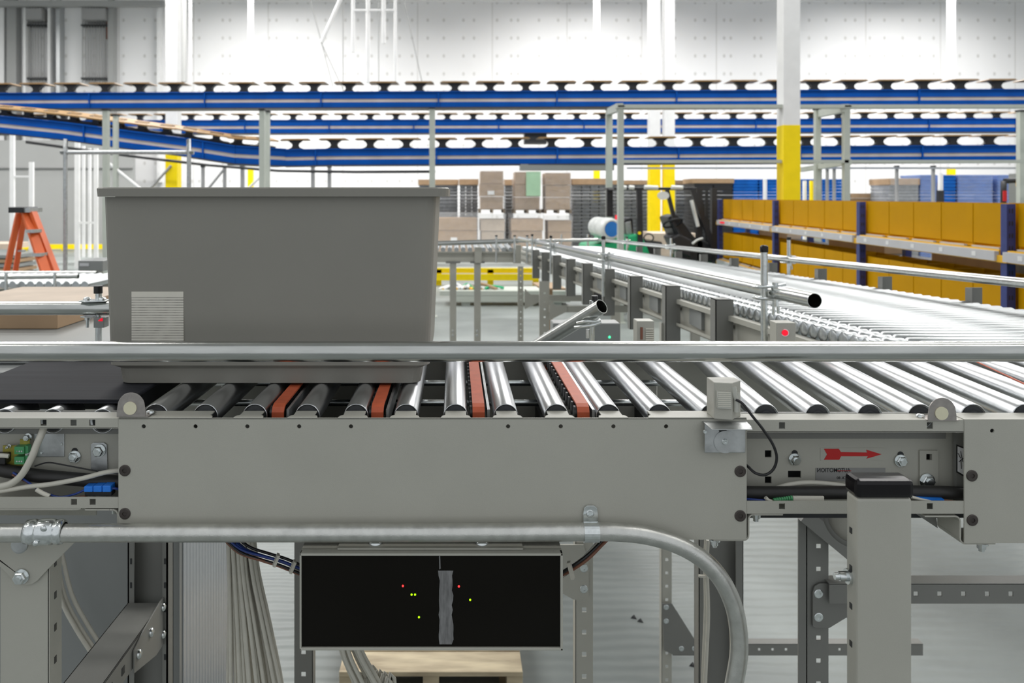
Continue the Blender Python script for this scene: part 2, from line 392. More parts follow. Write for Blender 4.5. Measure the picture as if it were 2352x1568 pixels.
def hexnut(mb, px, py, Y, r, th=0.006, washer=1.45, stud=0.55):
    c = P(px, py, Y)
    mb.cyl(c, (c[0], c[1] - 0.0015, c[2]), r * min(washer, 1.3), 24)
    mb.lathe((c[0], c[1] - 0.0015, c[2]), (c[0], c[1] - 0.0015 - th, c[2]), [(0, r * 1.12), (th * 0.8, r * 1.12), (th, r * 0.95), (th, 0.0001)], 6, False)
    if stud: mb.cyl((c[0], c[1] - 0.0015, c[2]), (c[0], c[1] - 0.004 - th, c[2]), r * stud, 14)
    return mb
def button(mb, px, py, Y, r):
    c = P(px, py, Y)
    mb.lathe(c, (c[0], c[1] - 1, c[2]), [(0, r), (0.0010, r), (0.0018, r * 0.86), (0.0018, r * 0.42), (0.0004, r * 0.38), (0.0004, 0.0001)], 24, False)
    return mb
# ================================================================== FRONT CONVEYOR LINE (camera side)
Y0 = 1.15; YF = 1.186; YR = 1.66          # guard face, back of the top flange, far side frame
HT = 0.315                                 # roller crowns below the camera
RR = 0.0188; ZR = ZC - HT - RR
def zf(py, Y=Y0): return Z(py, Y)
def xf(px, Y=Y0): return X(px, Y)

def roller_mb(x0, y0, x1, y1, z=ZR, r=RR, n=28):
    mb = MB(); L = math.hypot(x1 - x0, y1 - y0)
    mb.lathe((x0, y0, z), (x1, y1, z), [(0.003, r * 0.66), (0.0008, r * 0.93), (0.0, r * 0.965), (0.002, r), (L - 0.002, r), (L, r * 0.96), (L - 0.002, r * 0.6)], n)
    return mb
def bearing_mb(x0, y0, x1, y1, z=ZR, r=RR):
    mb = MB(); d = Vector((x1 - x0, y1 - y0, 0)).normalized()
    p = Vector((x0, y0, z))
    mb.lathe(p, p + d, [(0.002, r * 0.9), (0.001, r * 0.75), (0.001, r * 0.5), (-0.001, r * 0.5), (-0.001, r * 0.28)], 24)
    mb.cyl(p - d * 0.006, p + d * 0.003, 0.0042, 6)
    return mb

# ---- middle section: transfer conveyor with the large plain side guard
t = thing('roller_conveyor', 'middle conveyor section behind the long plain grey side guard, with orange belts between its rollers', 'conveyor', (xf(990), 1.4, 0))
MID = t
x0, x1 = xf(272), xf(1715)
rounds = [(xf(a), zf(979), 0.0036) for a in (330, 449, 568, 687, 806, 1167, 1288, 1409, 1530)]
g = MB().plate(x0, x1, zf(1239), zf(961), Y0, Y0 + 0.002, rounds=rounds)
GUARD = part('side_guard', g, 'paint', t)
# folded top with a tab in front of every roller
RX = [-.4536, -.3785, -.3035, -.2239, -.150, -.0739, .0011, .0773, .154, .2327, .310, .3897]
mb = MB(); zt = zf(960)
mb.box(x0, x1, Y0, Y0 + 0.0035, zt - 0.002, zt)
segs = [(x0, xf(487))] + [(r - .0222, r + .0222) for r in RX[2:10]] + [(xf(1489), x1)]
for a, b_ in segs:
    la = 0 if a == x0 else .0065; lb = 0 if b_ == x1 else .0065
    mb.prism([(a, Y0), (b_, Y0), (b_ - lb * .35, Y0 + .010), (b_ - lb, Y0 + .013), (b_ - lb, YF - .001), (a + la, YF - .001), (a + la, Y0 + .013), (a + la * .35, Y0 + .010)], zt - 0.001, zt + 0.0012, 'xy')
part('guard_top_flange', mb, 'paint', GUARD, bevel=0.0006)
for (a, c) in ((287, 1080), (287, 1179), (1700, 1082), (1700, 1184)):
    part('bolt', button(MB(), a, c, Y0, 0.0083), 'blackbolt', t)
kr = None
for i, rx in enumerate(RX):
    r = part('roller', roller_mb(rx, YF + .002, rx, YR - .03), 'roller', t)
    part('bearing', bearing_mb(rx, YF + .002, rx, YR - .03), 'dark', r)
# far side frame, inner web and bed
mb = MB(); xa, xb = xf(273), xf(1714)
mb.box(xa, xb, YR, YR + .003, ZC - .49, ZC - .322); mb.box(xa, xb, YR - .030, YR, ZC - .325, ZC - .322); mb.box(xa, xb, YR - .03, YR, ZC - .49, ZC - .487)
part('far_side_frame', mb, 'paint', t)
mb = MB().box(xa, xb, YF, YF + .003, ZC - .50, ZC - .342); mb.box(xa, xb, YF - .02, YF, ZC - .50, ZC - .497)
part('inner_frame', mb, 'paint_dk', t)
mb = MB(); 
for xx in (-.40, -.12, .19, .40): mb.box(xx - .02, xx + .02, YF + .003, YR, ZC - .47, ZC - .44)
mb.box(xa, xb, YF + .003, YR, ZC - .502, ZC - .498)
part('cross_member', mb, 'dark', t)
mb = MB()
for yy, zz in ((1.46, .385), (1.56, .372)): mb.cyl((xa, yy, ZC - zz), (xb, yy, ZC - zz), .006, 10)
mb.box(xa, xb, 1.30, 1.335, ZC - .43, ZC - .40)
part('tie_rod', mb, 'zinc', t)
# orange transfer belts between rollers, running over black pulleys
for px_, py_ in ((641, 955), (868, 955), (1099, 958), (1338, 958)):
    bx = X(px_, 1.20)
    bt = MB(); zt2 = ZC - .3185; w = .0092
    bt.prism([(YF + .004, ZC - .36), (YF + .0045, zt2 - .010), (YF + .010, zt2 - .003), (YF + .02, zt2), (YR - .05, zt2), (YR - .035, zt2 - .012), (YR - .035, ZC - .36), (YR - .038, ZC - .36), (YR - .038, zt2 - .013), (YR - .05, zt2 - .003), (YF + .02, zt2 - .003), (YF + .012, zt2 - .006), (YF + .0075, zt2 - .012), (YF + .007, ZC - .36)], bx - w, bx + w, 'yz')
    bo = part('transfer_belt', bt, 'beltorange', t)
    pm = MB()
    for k in range(15):
        yy = YF + .018 + k * .028; pm.cyl((bx - w - .004, yy, zt2 - .014), (bx + w - .001, yy, zt2 - .014), .0105, 16)
    part('pulley_row', pm, 'black', bo)
    part('belt_rail', MB().box(bx + w + .004, bx + w + .008, YF + .006, YR - .06, zt2 - .03, zt2 - .006).box(bx - w - .012, bx - w - .008, YF + .006, YR - .06, zt2 - .05, zt2 - .022), 'galv', bo)
# ---- left section: belt conveyor with an open side channel
tl = thing('belt_conveyor', 'black belt conveyor section at the left edge with an open wiring channel', 'conveyor', (xf(100), 1.4, 0))
xa, xb = xf(-220), xf(271)
mb = MB().plate(xa, xb, zf(984), zf(961), Y0 + .001, Y0 + .003, holes=[(xf(c - 7), xf(c + 7), zf(978), zf(964)) for c in (99, 168, 211)])
mb.box(xa, xb, Y0 + .001, YF - .001, zf(961) - .001, zf(960.5)); mb.box(xa, xb, Y0 + .001, Y0 + .012, zf(984), zf(984) + .002)
part('top_rail', mb, 'paint', tl, bevel=.0008)
mb = MB().plate(xa, xb, zf(1167), zf(1142), Y0 + .001, Y0 + .003, holes=[(xf(c - 7), xf(c + 7), zf(1160), zf(1146)) for c in (169, 212)])
mb.box(xa, xb, Y0 + .001, YF, zf(1167), zf(1166))
part('bottom_rail', mb, 'paint', tl, bevel=.0008)
part('channel_web', MB().box(xa, xb, YF + .012, YF + .015, zf(1190), zf(966)), 'paint', tl)
part('shaded_web_fold', MB().box(xa, xb, YF + .006, YF + .0118, Z(999, YF), zf(962.5)), 'paint_dk', tl)  # fold whose dark tone also paints in the shade behind the top lip
part('far_side_frame', MB().box(xa, xb, YR, YR + .003, ZC - .49, ZC - .322).box(xa, xb, YR - .03, YR, ZC - .325, ZC - .322), 'paint', tl)
# belt loop
zb = ZC - .3155; bw0, bw1 = 1.215, 1.62
mb = MB(); xe = xf(250); th = .0028
pts = [(xa, zb)] + [(xe + .003 * math.sin(a), zb - .003 + .003 * math.cos(a)) for a in [PI * k / 10 for k in range(11)]] + [(xa, zb - .006)]
inn = [(xa, zb - th)] + [(xe + (.003 - th) * math.sin(a), zb - .003 + (.003 - th) * math.cos(a)) for a in [PI * k / 10 for k in range(11)]] + [(xa, zb - .006 + th)]
for i in range(len(pts) - 1):
    mb.prism([pts[i], pts[i + 1], inn[i + 1], inn[i]], bw0, bw1)
part('belt', mb, 'beltblack', tl)
part('slider_bed', MB().box(xa, xe - .01, 1.30, bw1 - .004, zb - .038, zb - .0065), 'dark', tl)
for px_ in (12, 122, 236):
    cx = X(px_, 1.19)
    r = part('roller', roller_mb(cx, YF + .002, cx, 1.255, z=ZR - .0075), 'roller', tl); part('bearing', bearing_mb(cx, YF + .002, cx, 1.25, z=ZR - .0075), 'dark', r)
YW = YF + .012                       # web face of the channel
part('mounting_plate', MB().box(X(78, YW), X(149, YW), YW - .002, YW, Z(1048, YW), Z(985, YW)), 'galv', tl, bevel=.0006)
mb = MB(); 
for c in ((86, 1007), (142, 1019), (96, 1039)): button(mb, c[0], c[1], YW - .002, .0022)
part('screw', mb, 'zinc', tl)
# circuit board with green terminals
mb = MB().prism([(X(15, YW), Z(1018, YW)), (X(54, YW), Z(1018, YW)), (X(54, YW), Z(1004, YW)), (X(76, YW), Z(1004, YW)), (X(76, YW), Z(1050, YW)), (X(62, YW), Z(1064, YW)), (X(15, YW), Z(1064, YW))], YW - .010, YW - .0085)
pcb = part('circuit_board', mb, 'pcb', tl)
for yy in (1024, 1047):
    b0 = YW - .022
    mb = MB().box(X(33, b0), X(55, b0), b0, YW - .01, Z(yy + 19, b0), Z(yy + 2, b0)); mb.prism([(X(55, b0), Z(yy, b0)), (X(62, b0), Z(yy + 2, b0)), (X(62, b0), Z(yy + 18, b0)), (X(55, b0), Z(yy + 19, b0))], b0 + .003, YW - .01)
    tb = part('terminal_block', mb, 'green', pcb)
    mb = MB()
    for xx in (39, 45, 50): mb.cyl((X(xx, b0), b0 - .0006, Z(yy + 12, b0)), (X(xx, b0), b0 + .001, Z(yy + 12, b0)), .0013, 10)
    part('terminal_screw', mb, 'zinc', tb)
part('plug', MB().box(X(5, YW), X(34, YW), YW - .026, YW - .008, Z(1054, YW), Z(1032, YW)), 'black', pcb, bevel=.002)
def bolt(px_, py_, Y, r, parent):
    return part('bolt', hexnut(MB(), px_, py_, Y, r), 'zinc', parent)
bolt(65, 1003, YW - .006, .0045, tl); bolt(22, 1024, YW - .011, .0022, tl); bolt(68, 1039, YW - .011, .0022, tl)
mb = MB().cyl(P(172, 1035, YW), (X(172, YW), YW - .0012, Z(1035, YW)), .0047, 18); part('bolt_slot', mb, 'black', tl)
bolt(172, 1048, YW - .001, .0072, tl)
mb = MB(); q = [(210, 1019), (216, 1015), (240, 1015), (247, 1020), (249, 1079), (211, 1079)]
part('hanger_tab', mb.prism([(X(a, YW), Z(c, YW)) for a, c in q], YW - .003, YW), 'galv', tl, bevel=.0005)
bolt(228, 1034, YW - .004, .0075, tl)
# cables in the left channel
def cable(name, pts, r, m, label, group=None, tie=None):
    o = solo(name, MB().tube([P(*p) for p in pts], r), m, label, 'cable', group)
    return o
cable('hose', [(-60, 1064, 1.178), (0, 1078, 1.178), (70, 1090, 1.178), (150, 1098, 1.178), (225, 1104, 1.178), (300, 1108, 1.182)], .0100, 'rubber', 'thick black hose along the open channel at the left edge')
cable('power_cable', [(103, 975, 1.168), (96, 995, 1.163), (84, 1022, 1.158), (72, 1052, 1.157), (48, 1092, 1.158), (18, 1113, 1.160), (-30, 1120, 1.162)], .0052, 'cable_w', 'off-white flat cable curving down out of the slot of the top rail at left')
cable('signal_cable', [(-40, 1133, 1.160), (0, 1128, 1.160), (60, 1118, 1.160), (120, 1111, 1.160), (190, 1098, 1.160), (245, 1084, 1.164), (300, 1078, 1.172)], .0036, 'cable_w', 'thin off-white cable running across the left channel into the plain side guard')
cable('cable_stub', [(-10, 1046, 1.164), (8, 1046, 1.164), (20, 1047, 1.165)], .0034, 'cable_w', 'short pale grey lead plugged into the yellow circuit board')
cable('blue_wire', [(30, 1085, 1.166), (60, 1104, 1.162), (98, 1128, 1.160), (135, 1141, 1.160), (170, 1135, 1.160), (196, 1124, 1.160)], .0016, 'cable_b', 'blue wire looping to the blue connector in the left channel')
cable('brown_wire', [(28, 1090, 1.168), (70, 1112, 1.164), (110, 1136, 1.162), (150, 1143, 1.163), (200, 1138, 1.162)], .0013, 'cable_br', 'brown wire looping beside the blue wire in the left channel')
cable('thin_black_wire', [(80, 1070, 1.180), (110, 1062, 1.178), (150, 1068, 1.178), (215, 1080, 1.178), (275, 1088, 1.18)], .0011, 'black', 'thin black wire across the web of the left channel')
cable('white_wire_end', [(84, 1124, 1.157), (98, 1132, 1.156), (114, 1139, 1.156)], .0033, 'cable_w', 'cut white cable end lying on the bottom rail of the left channel')
c = thing('wire_connector', 'bright blue lever wire connector at the end of the left channel', 'connector', P(222, 1130, 1.16))
part('connector_body', MB().box(X(194, 1.158), X(256, 1.158), 1.158, 1.172, Z(1139, 1.158), Z(1128, 1.158)), 'dark', c, bevel=.0008)
mb = MB()
for k in range(3): mb.box(X(194 + k * 21, 1.156), X(213.5 + k * 21, 1.156), 1.154, 1.17, Z(1129, 1.156), Z(1116 - k * .8, 1.156))
part('lever', mb, 'bluecon', c, bevel=.001)
cable('connector_tail', [(254, 1121, 1.16), (268, 1122, 1.162), (290, 1128, 1.17)], .0018, 'cable_b', 'short blue tail leaving the blue connector towards the guard')

# ---- right section: roller conveyor with arrow sticker
tr = thing('roller_conveyor', 'right-hand conveyor section with skewed rollers and a red arrow sticker in its open channel', 'conveyor', (xf(1990), 1.4, 0))
xa, xb = xf(1716), xf(2215); xe = xf(2880)
mb = MB().plate(xa, xb, zf(993), zf(965), Y0 + .001, Y0 + .003, holes=[(xf(c - 7), xf(c + 7), zf(985), zf(970)) for c in (1797, 2137)])
mb.box(xa, xb, Y0 + .001, YF - .001, zf(965) - .0005, zf(964) ); mb.box(xa, xb, Y0 + .001, Y0 + .012, zf(993), zf(993) + .002)
part('top_rail', mb, 'paint', tr, bevel=.0008)
mb = MB().plate(xa, xb, zf(1180), zf(1151), Y0 + .001, Y0 + .003, holes=[(xf(c - 7), xf(c + 7), zf(1170), zf(1156)) for c in (1797, 2137)])
mb.box(xa, xb, Y0 + .001, YF, zf(1180), zf(1179))
part('bottom_rail', mb, 'paint', tr, bevel=.0008)
WX = lambda a: X(a, YW)
WZ = lambda a: Z(a, YW)
part('shaded_web_fold', MB().box(xf(1716), xf(2214), YF + .006, YF + .0118, Z(1010, YF), zf(966)), 'paint_dk', tr)  # right-hand fold, shade behind the lip and its holes painted in likewise
web = MB().plate(WX(1690), WX(2192), WZ(1160), WZ(975), YW, YW + .003,
                 holes=[(WX(1757), WX(1772), WZ(1050), WZ(1034)), (WX(1757), WX(1772), WZ(1110), WZ(1094)), (WX(1810), WX(1840), WZ(1097), WZ(1081)),
                        (WX(2123), WX(2138), WZ(1056), WZ(1040))])
part('channel_web', web, 'paint', tr)
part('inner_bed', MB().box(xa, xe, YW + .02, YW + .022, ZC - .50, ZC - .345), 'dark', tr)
mb = MB().box(xa, xe, YR, YR + .003, ZC - .49, ZC - .322).box(xa, xe, YR - .03, YR, ZC - .325, ZC - .322)
part('far_side_frame', mb, 'paint', tr)
g2 = part('side_guard', MB().plate(xb, xe, zf(1247), zf(964), Y0, Y0 + .002, rounds=[(xf(2279), zf(989), .0036)]), 'paint', tr)
part('guard_top_flange', MB().box(xb, xe, Y0, YF - .001, zf(963) - .001, zf(962.5)), 'paint', g2, bevel=.0006)
part('bolt', button(MB(), 2232, 1092, Y0, .0083), 'blackbolt', tr); part('bolt', button(MB(), 2233, 1194, Y0, .0083), 'blackbolt', tr)
SK = .080
for a in (1761, 1880, 1999.5, 2116, 2238, 2357, 2476, 2595):
    rx = X(a, 1.187)
    r = part('roller', roller_mb(rx, YF + .002, rx + SK * .44, YR - .032), 'roller', tr); part('bearing', bearing_mb(rx, YF + .002, rx + SK * .44, YR - .032), 'dark', r)
for q in (2716, 2835): 
    rx = X(q, 1.187); part('roller', roller_mb(rx, YF + .002, rx + SK * .44, YR - .032), 'roller', tr)
obelt = MB().tube([(.934, 1.23, ZC - HT + .001), (.953, 1.312, ZC - HT + .001), (.992, 1.50, ZC - HT + .001)], .0014, 8, 1)
part('drive_band', obelt, 'beltorange', tr)
# arrow sticker
st = part('arrow_sticker', MB().box(WX(1884), WX(2031), YW - .0006, YW, WZ(1057), WZ(1028)), 'paint', tr)
ar = [(1892, 1030), (1926, 1030), (1931, 1037.5), (1991, 1038.5), (1989, 1032), (2024, 1042.5), (1990, 1052.5), (1993, 1047), (1931, 1047), (1927, 1055), (1892, 1055), (1899, 1043)]
part('arrow', MB().prism([(WX(a), WZ(c)) for a, c in ar], YW - .0011, YW - .0006), 'red', st, 'red right-pointing arrow')
npl = part('nameplate', MB().box(WX(1873), WX(2033), YW - .0008, YW, WZ(1104), WZ(1074)), 'labelgrey', tr)
def text(name, body, px_, py_, Y, hpx, wpx, m, parent, mirror=False):
    c = bpy.data.curves.new(name, 'FONT'); c.body = body; c.extrude = .0001; c.offset = 0.008
    o = bpy.data.objects.new(name + '_tmp', c); COL.objects.link(o)
    bpy.context.view_layer.update()
    dg = bpy.context.evaluated_depsgraph_get(); me = bpy.data.meshes.new_from_object(o.evaluated_get(dg))
    bpy.data.objects.remove(o)
    xs = [v.co.x for v in me.vertices]; ys = [v.co.y for v in me.vertices]; w = max(xs) - min(xs); h = max(ys) - min(ys)
    mb = MB()
    for v in me.vertices:
        u = (v.co.x - min(xs)) / w; k = (v.co.y - min(ys)) / h
        if mirror: u = 1 - u
        mb.v.append((X(px_ + u * wpx, Y), Y - v.co.z, Z(py_ - k * hpx, Y)))
    for p in me.polygons: mb.f.append(tuple(p.vertices)); mb.sm.append(False)
    bpy.data.meshes.remove(me)
    return part(name, mb, m, parent)
# the nameplate is seen mirrored, exactly as in the picture
text('lettering', 'MOTION', 1877, 1084, YW - .001, 9.5, 46, 'print', npl, True)
text('lettering', 'AUTO', 1924, 1084, YW - .001, 9.5, 29, 'print', npl, True)
part('red_underline', MB().box(WX(1922), WX(1954), YW - .0014, YW - .0011, WZ(1081.2), WZ(1079.4)), 'printred', npl)
text('small_lettering', 'CK 80', 1922, 1100, YW - .001, 6, 22, 'print', npl, True)
for (a, c) in ((1825, 1054), (2068, 1057)):
    part('bolt_slot', MB().cyl((WX(a), YW, WZ(c - 14)), (WX(a), YW - .0012, WZ(c - 14)), .0045, 18), 'dark', tr)
    bolt(a, c, YW - .001, .0072, tr)
part('hanger_tab', MB().plate(WX(2110), WX(2152), WZ(1120), WZ(1033), YW - .003, YW - .0002, holes=[(WX(2125), WX(2138), WZ(1055), WZ(1041))]), 'paint', tr, bevel=.0006)
bolt(2129, 1104, YW - .004, .0090, tr)
# end label of the neighbouring drive, half hidden behind the next guard
ld = MB().box(X(2193, YF), X(2216, YF), YF - .004, YF + .004, Z(1156, YF), Z(992, YF))
ds = part('drive_card', ld, 'paint_dk', tr)
lb = part('warning_label', MB().prism([(X(2192, YF), Z(1018, YF)), (X(2213, YF), Z(1026, YF)), (X(2213, YF), Z(1094, YF)), (X(2192, YF), Z(1082, YF))], YF - .0055, YF - .0042), 'print', ds)
part('label_face', MB().prism([(X(2194, YF), Z(1022, YF)), (X(2213, YF), Z(1029, YF)), (X(2213, YF), Z(1090, YF)), (X(2194, YF), Z(1079, YF))], YF - .006, YF - .0055), 'white', lb)
mb = MB()
for a, c in (((2200, 1040), (2206, 1052)), ((2206, 1036), (2211, 1060)), ((2202, 1060), (2212, 1052)), ((2207, 1056), (2208, 1076))):
    mb.bar(P(*a, YF - .0062), P(*c, YF - .0062), .0018, .0004)
part('pictogram', mb, 'print', lb)
cable('black_hose', [(1690, 1130, 1.172), (1760, 1131, 1.172), (1900, 1131, 1.170), (2060, 1129, 1.170), (2160, 1130, 1.172), (2240, 1134, 1.176)], .0096, 'rubber', 'thick black hose lying in the channel below the red arrow')
cable('white_cable', [(1780, 1122, 1.180), (1810, 1113, 1.178), (1850, 1108, 1.177), (1900, 1110, 1.177), (1960, 1118, 1.177), (2040, 1126, 1.180)], .0034, 'cable_w', 'off-white cable arching over the black hose below the nameplate')
cable('white_cable_tail', [(2094, 1141, 1.158), (2120, 1147, 1.158), (2165, 1154, 1.160)], .0022, 'cable_w', 'pale thin cable under the hose right of the black-capped post')
cable('blue_lead', [(1700, 1145, 1.164), (1730, 1147, 1.162), (1765, 1150, 1.162)], .0019, 'cable_b', 'blue lead low in the right channel beside the grey guard')
cable('cream_stub', [(1758, 1142, 1.158), (1764, 1148, 1.158), (1772, 1152, 1.158)], .0028, 'cable_w', 'cut cream cable end next to the green plug')
gp = thing('network_plug', 'green booted network plug with clear end in the right channel', 'plug', P(1840, 1146, 1.16))
mb = MB()
for k in range(8): mb.cyl(P(1778 + k * 5.2, 1148 - k * .6, 1.163), P(1782 + k * 5.2, 1148 - k * .6, 1.163), .0032 + .0002 * k, 12)
mb.cyl(P(1776, 1148, 1.163), P(1822, 1144, 1.163), .0028, 12)
part('boot', mb, 'green', gp)
part('plug_body', MB().box(X(1821, 1.16), X(1892, 1.16), 1.158, 1.17, Z(1151, 1.16), Z(1139, 1.16)), 'cream', gp, bevel=.0008)
cn = thing('blue_connector', 'blue wire connector under the hose at the right end of the channel', 'connector', P(2150, 1146, 1.16))
part('connector_body', MB().prism([(X(2100, 1.158), Z(1141, 1.158)), (X(2168, 1.158), Z(1146, 1.158)), (X(2168, 1.158), Z(1154, 1.158)), (X(2148, 1.158), Z(1154, 1.158))], 1.157, 1.168), 'bluecon', cn)
part('wire_tail', MB().tube([P(2166, 1148, 1.163), P(2190, 1151, 1.163), P(2225, 1154, 1.166)], .0016), 'cable_br', cn)

# ---- support brackets under the section joints
def zbracket(px, label, pts, y0=Y0 + .002, y1=YF + .02, extra=None):
    o = thing('joint_bracket', label, 'bracket', P(px, 1200, Y0))
    part('bent_strip', MB().strip([(xf(a), zf(c)) for a, c in pts], .0024, y0, y1), 'paint', o, bevel=.0005)
    return o
def arc(cx, cy, r, a0, a1, n=5): return [(cx + r * math.cos(math.radians(a0 + (a1 - a0) * k / n)), cy - r * math.sin(math.radians(a0 + (a1 - a0) * k / n))) for k in range(n + 1)]
b1 = zbracket(1730, 'bent grey joint bracket under the right end of the long side guard', [(1800, 1183)] + arc(1733, 1195, 12, 90, 180) + arc(1709, 1230, 12, 0, -90) + [(1640, 1242)])
part('bolt', MB().lathe((xf(1744), 1.163, zf(1184)), (xf(1744), 1.163, zf(1194)), [(0, .009), (.002, .009), (.002, .0065), (.008, .0065), (.0081, .004), (.013, .004), (.0131, .0001)], 12, False), 'zinc', b1)
part('bolt', MB().lathe((xf(1648), 1.163, zf(1246)), (xf(1648), 1.163, zf(1256)), [(0, .008), (.003, .008), (.003, .005), (.009, .005), (.0091, .0035), (.012, .0035), (.0121, .0001)], 12, False), 'zinc', b1)
b2 = zbracket(2205, 'bent grey joint bracket under the start of the right edge guard', [(2126, 1187)] + arc(2196, 1199, 12, 90, 0) + arc(2220, 1238, 12, 180, 270) + [(2289, 1250)])
part('bolt', MB().lathe((xf(2268), 1.163, zf(1254)), (xf(2268), 1.163, zf(1262)), [(0, .009), (.003, .009), (.003, .006), (.009, .006), (.0091, .004), (.013, .004), (.0131, .0001)], 12, False), 'zinc', b2)
part('gusset', MB().prism([(xf(2106), zf(1183)), (xf(2200), zf(1190)), (xf(2208), zf(1250))], YF + .02, YF + .024), 'paint_dk', b2)
b3 = zbracket(240, 'bent grey joint bracket under the left end of the long side guard', [(193, 1172), (250, 1172)] + arc(257, 1184, 12, 90, 0) + [(269, 1215)])
part('bolt', MB().lathe((xf(252), 1.17, zf(1175)), (xf(252), 1.17, zf(1190)), [(0, .008), (.003, .008), (.003, .005), (.010, .005), (.0101, .0001)], 12, False), 'zinc', b3)
part('lower_strip', MB().strip([(xf(-40), zf(1170)), (xf(174), zf(1170)), (xf(184), zf(1168))], .003, Y0 + .002, YF + .02), 'paint', b3)
part('inner_plate', MB().box(xf(-60), xf(195), YF, YF + .003, zf(1206), zf(1172)), 'paint', b3)

# ---- photo-eye on its bracket
pe = thing('photo_eye', 'grey photo-eye sensor with ribbed lens on a galvanised bracket above the guard', 'sensor', P(1672, 960, 1.145))
Yp = 1.142
mb = MB().prism([(X(1640, Yp), Yp), (X(1679, Yp), Yp - .006), (X(1683, Yp), Yp - .002), (X(1708, Yp), Yp + .012), (X(1706, Yp), Yp + .034), (X(1640, Yp), Yp + .034)], Z(962, Yp), Z(878, Yp), 'xy')
part('sensor_body', mb, 'paint', pe, bevel=.0012)
part('lens', MB().prism([(X(1644, Yp), Z(896, Yp)), (X(1676, Yp), Z(898, Yp)), (X(1676, Yp), Z(936, Yp)), (X(1644, Yp), Z(934, Yp))], Yp - .0075, Yp), 'lens', pe)
mb = MB()
for k in range(8): mb.box(X(1645, Yp), X(1674, Yp), Yp - .0083, Yp - .0073, Z(899.5 + k * 4.4, Yp), Z(898 + k * 4.4, Yp))
part('lens_rib', mb, 'cream', pe)
part('cable_gland', MB().tube([P(1685, 888, Yp - .004), P(1687, 905, Yp - .004), P(1692, 918, Yp - .003)], .004, 8).cyl(P(1692, 900, 1.14), P(1692, 945, 1.14), .0045, 10), 'lens', pe)
br = MB().box(xf(1613), xf(1706), 1.1385, 1.1405, zf(1034), zf(966)); 
bko = part('bracket_plate', br, 'galv', pe, bevel=.001)
part('bracket_shelf', MB().prism([(xf(1612), 1.165), (xf(1716), 1.165), (X(1737, 1.105), 1.122), (X(1734, 1.1), 1.108), (X(1640, 1.1), 1.108)], zf(968), zf(966.3), 'xy'), 'galv', bko, bevel=.0005)
part('washer', MB().cyl(P(1665, 1014, 1.1385), (X(1665, 1.1385), 1.1368, Z(1014, 1.1385)), .0162, 32), 'galv', bko)
part('bolt', button(MB(), 1665, 1014, 1.1368, .0045), 'zinc', bko)
part('bolt_slot', MB().cyl(P(1660, 988, 1.1385), (X(1660, 1.1385), 1.138, Z(988, 1.1385)), .0055, 16), 'dark', bko)
part('rivet', button(MB(), 1619, 991, 1.1385, .003), 'zinc', bko)
cable('sensor_cable', [(1690, 917, 1.136), (1706, 927, 1.134), (1728, 955, 1.132), (1752, 985, 1.132), (1775, 1020, 1.132), (1784, 1050, 1.133), (1777, 1076, 1.135), (1758, 1090, 1.138), (1735, 1086, 1.144), (1717, 1070, 1.156), (1705, 1062, 1.168)], .0020, 'black', 'thin black sensor cable looping from the photo-eye into the right channel')

# ---- reflector tabs on the rail
def reflector(px, py0, py1, half, label):
    Yt = 1.1485
    o = thing('reflector', label, 'reflector', P(px, py1, Yt), 'round reflectors on the rail')
    cy = py0 + half; pts = [(px - half, py1), (px - half, cy + half * .30)] + [(px + half * .95 * math.cos(math.radians(a)), cy - half * .98 * math.sin(math.radians(a))) for a in range(165, 14, -10)] + [(px + half, cy + half * .30), (px + half, py1)]
    tb = part('tab', MB().prism([(X(a, Yt), Z(c, Yt)) for a, c in pts], Yt - .0015, Yt), 'tin', o, bevel=.0004)
    part('foot', MB().box(X(px - half, Yt), X(px + half + 6, Yt), Yt - .001, Yt + .03, Z(py1, Yt) , Z(py1 - 1.8, Yt)), 'tin', tb)
    part('screw', MB().lathe((X(px + (half if px < 1000 else -half), Yt), 1.166, Z(py1, Yt) + .001), (X(px + (half if px < 1000 else -half), Yt), 1.166, ZC), [(0, .006), (.003, .006), (.0045, .003), (.0046, .0001)], 14), 'zinc', o)
    part('reflector_disc', MB().cyl((X(px - 2, Yt), Yt - .0015, Z(cy - half * .05 + 5, Yt)), (X(px - 2, Yt), Yt - .0028, Z(cy - half * .05 + 5, Yt)), X(px + 15, Yt) - X(px, Yt), 28), 'disc', o)
reflector(302, 900, 957, 33, 'half-round metal tab with a cream reflector at the left end of the side guard')
reflector(2163, 912, 966, 33, 'half-round metal tab with a cream reflector on the rail near the right edge')

# ---- guide pipe over the front edge
gp_ = thing('guide_rail', 'long galvanised guide pipe running across the whole front of the conveyor', 'guide rail', P(1045, 806, 1.165))
zc_ = Z(807, 1.165); part('pipe', MB().pipe((xf(-260), 1.165, zc_), (xf(2900), 1.165, zc_), .0152, .0135, 40), 'steel_pipe', gp_)
for a in (-170, 2820):
    part('support_post', MB().cyl((xf(a), 1.185, ZC - .40), (xf(a), 1.185, zc_ + .03), .006, 14), 'zinc', gp_)

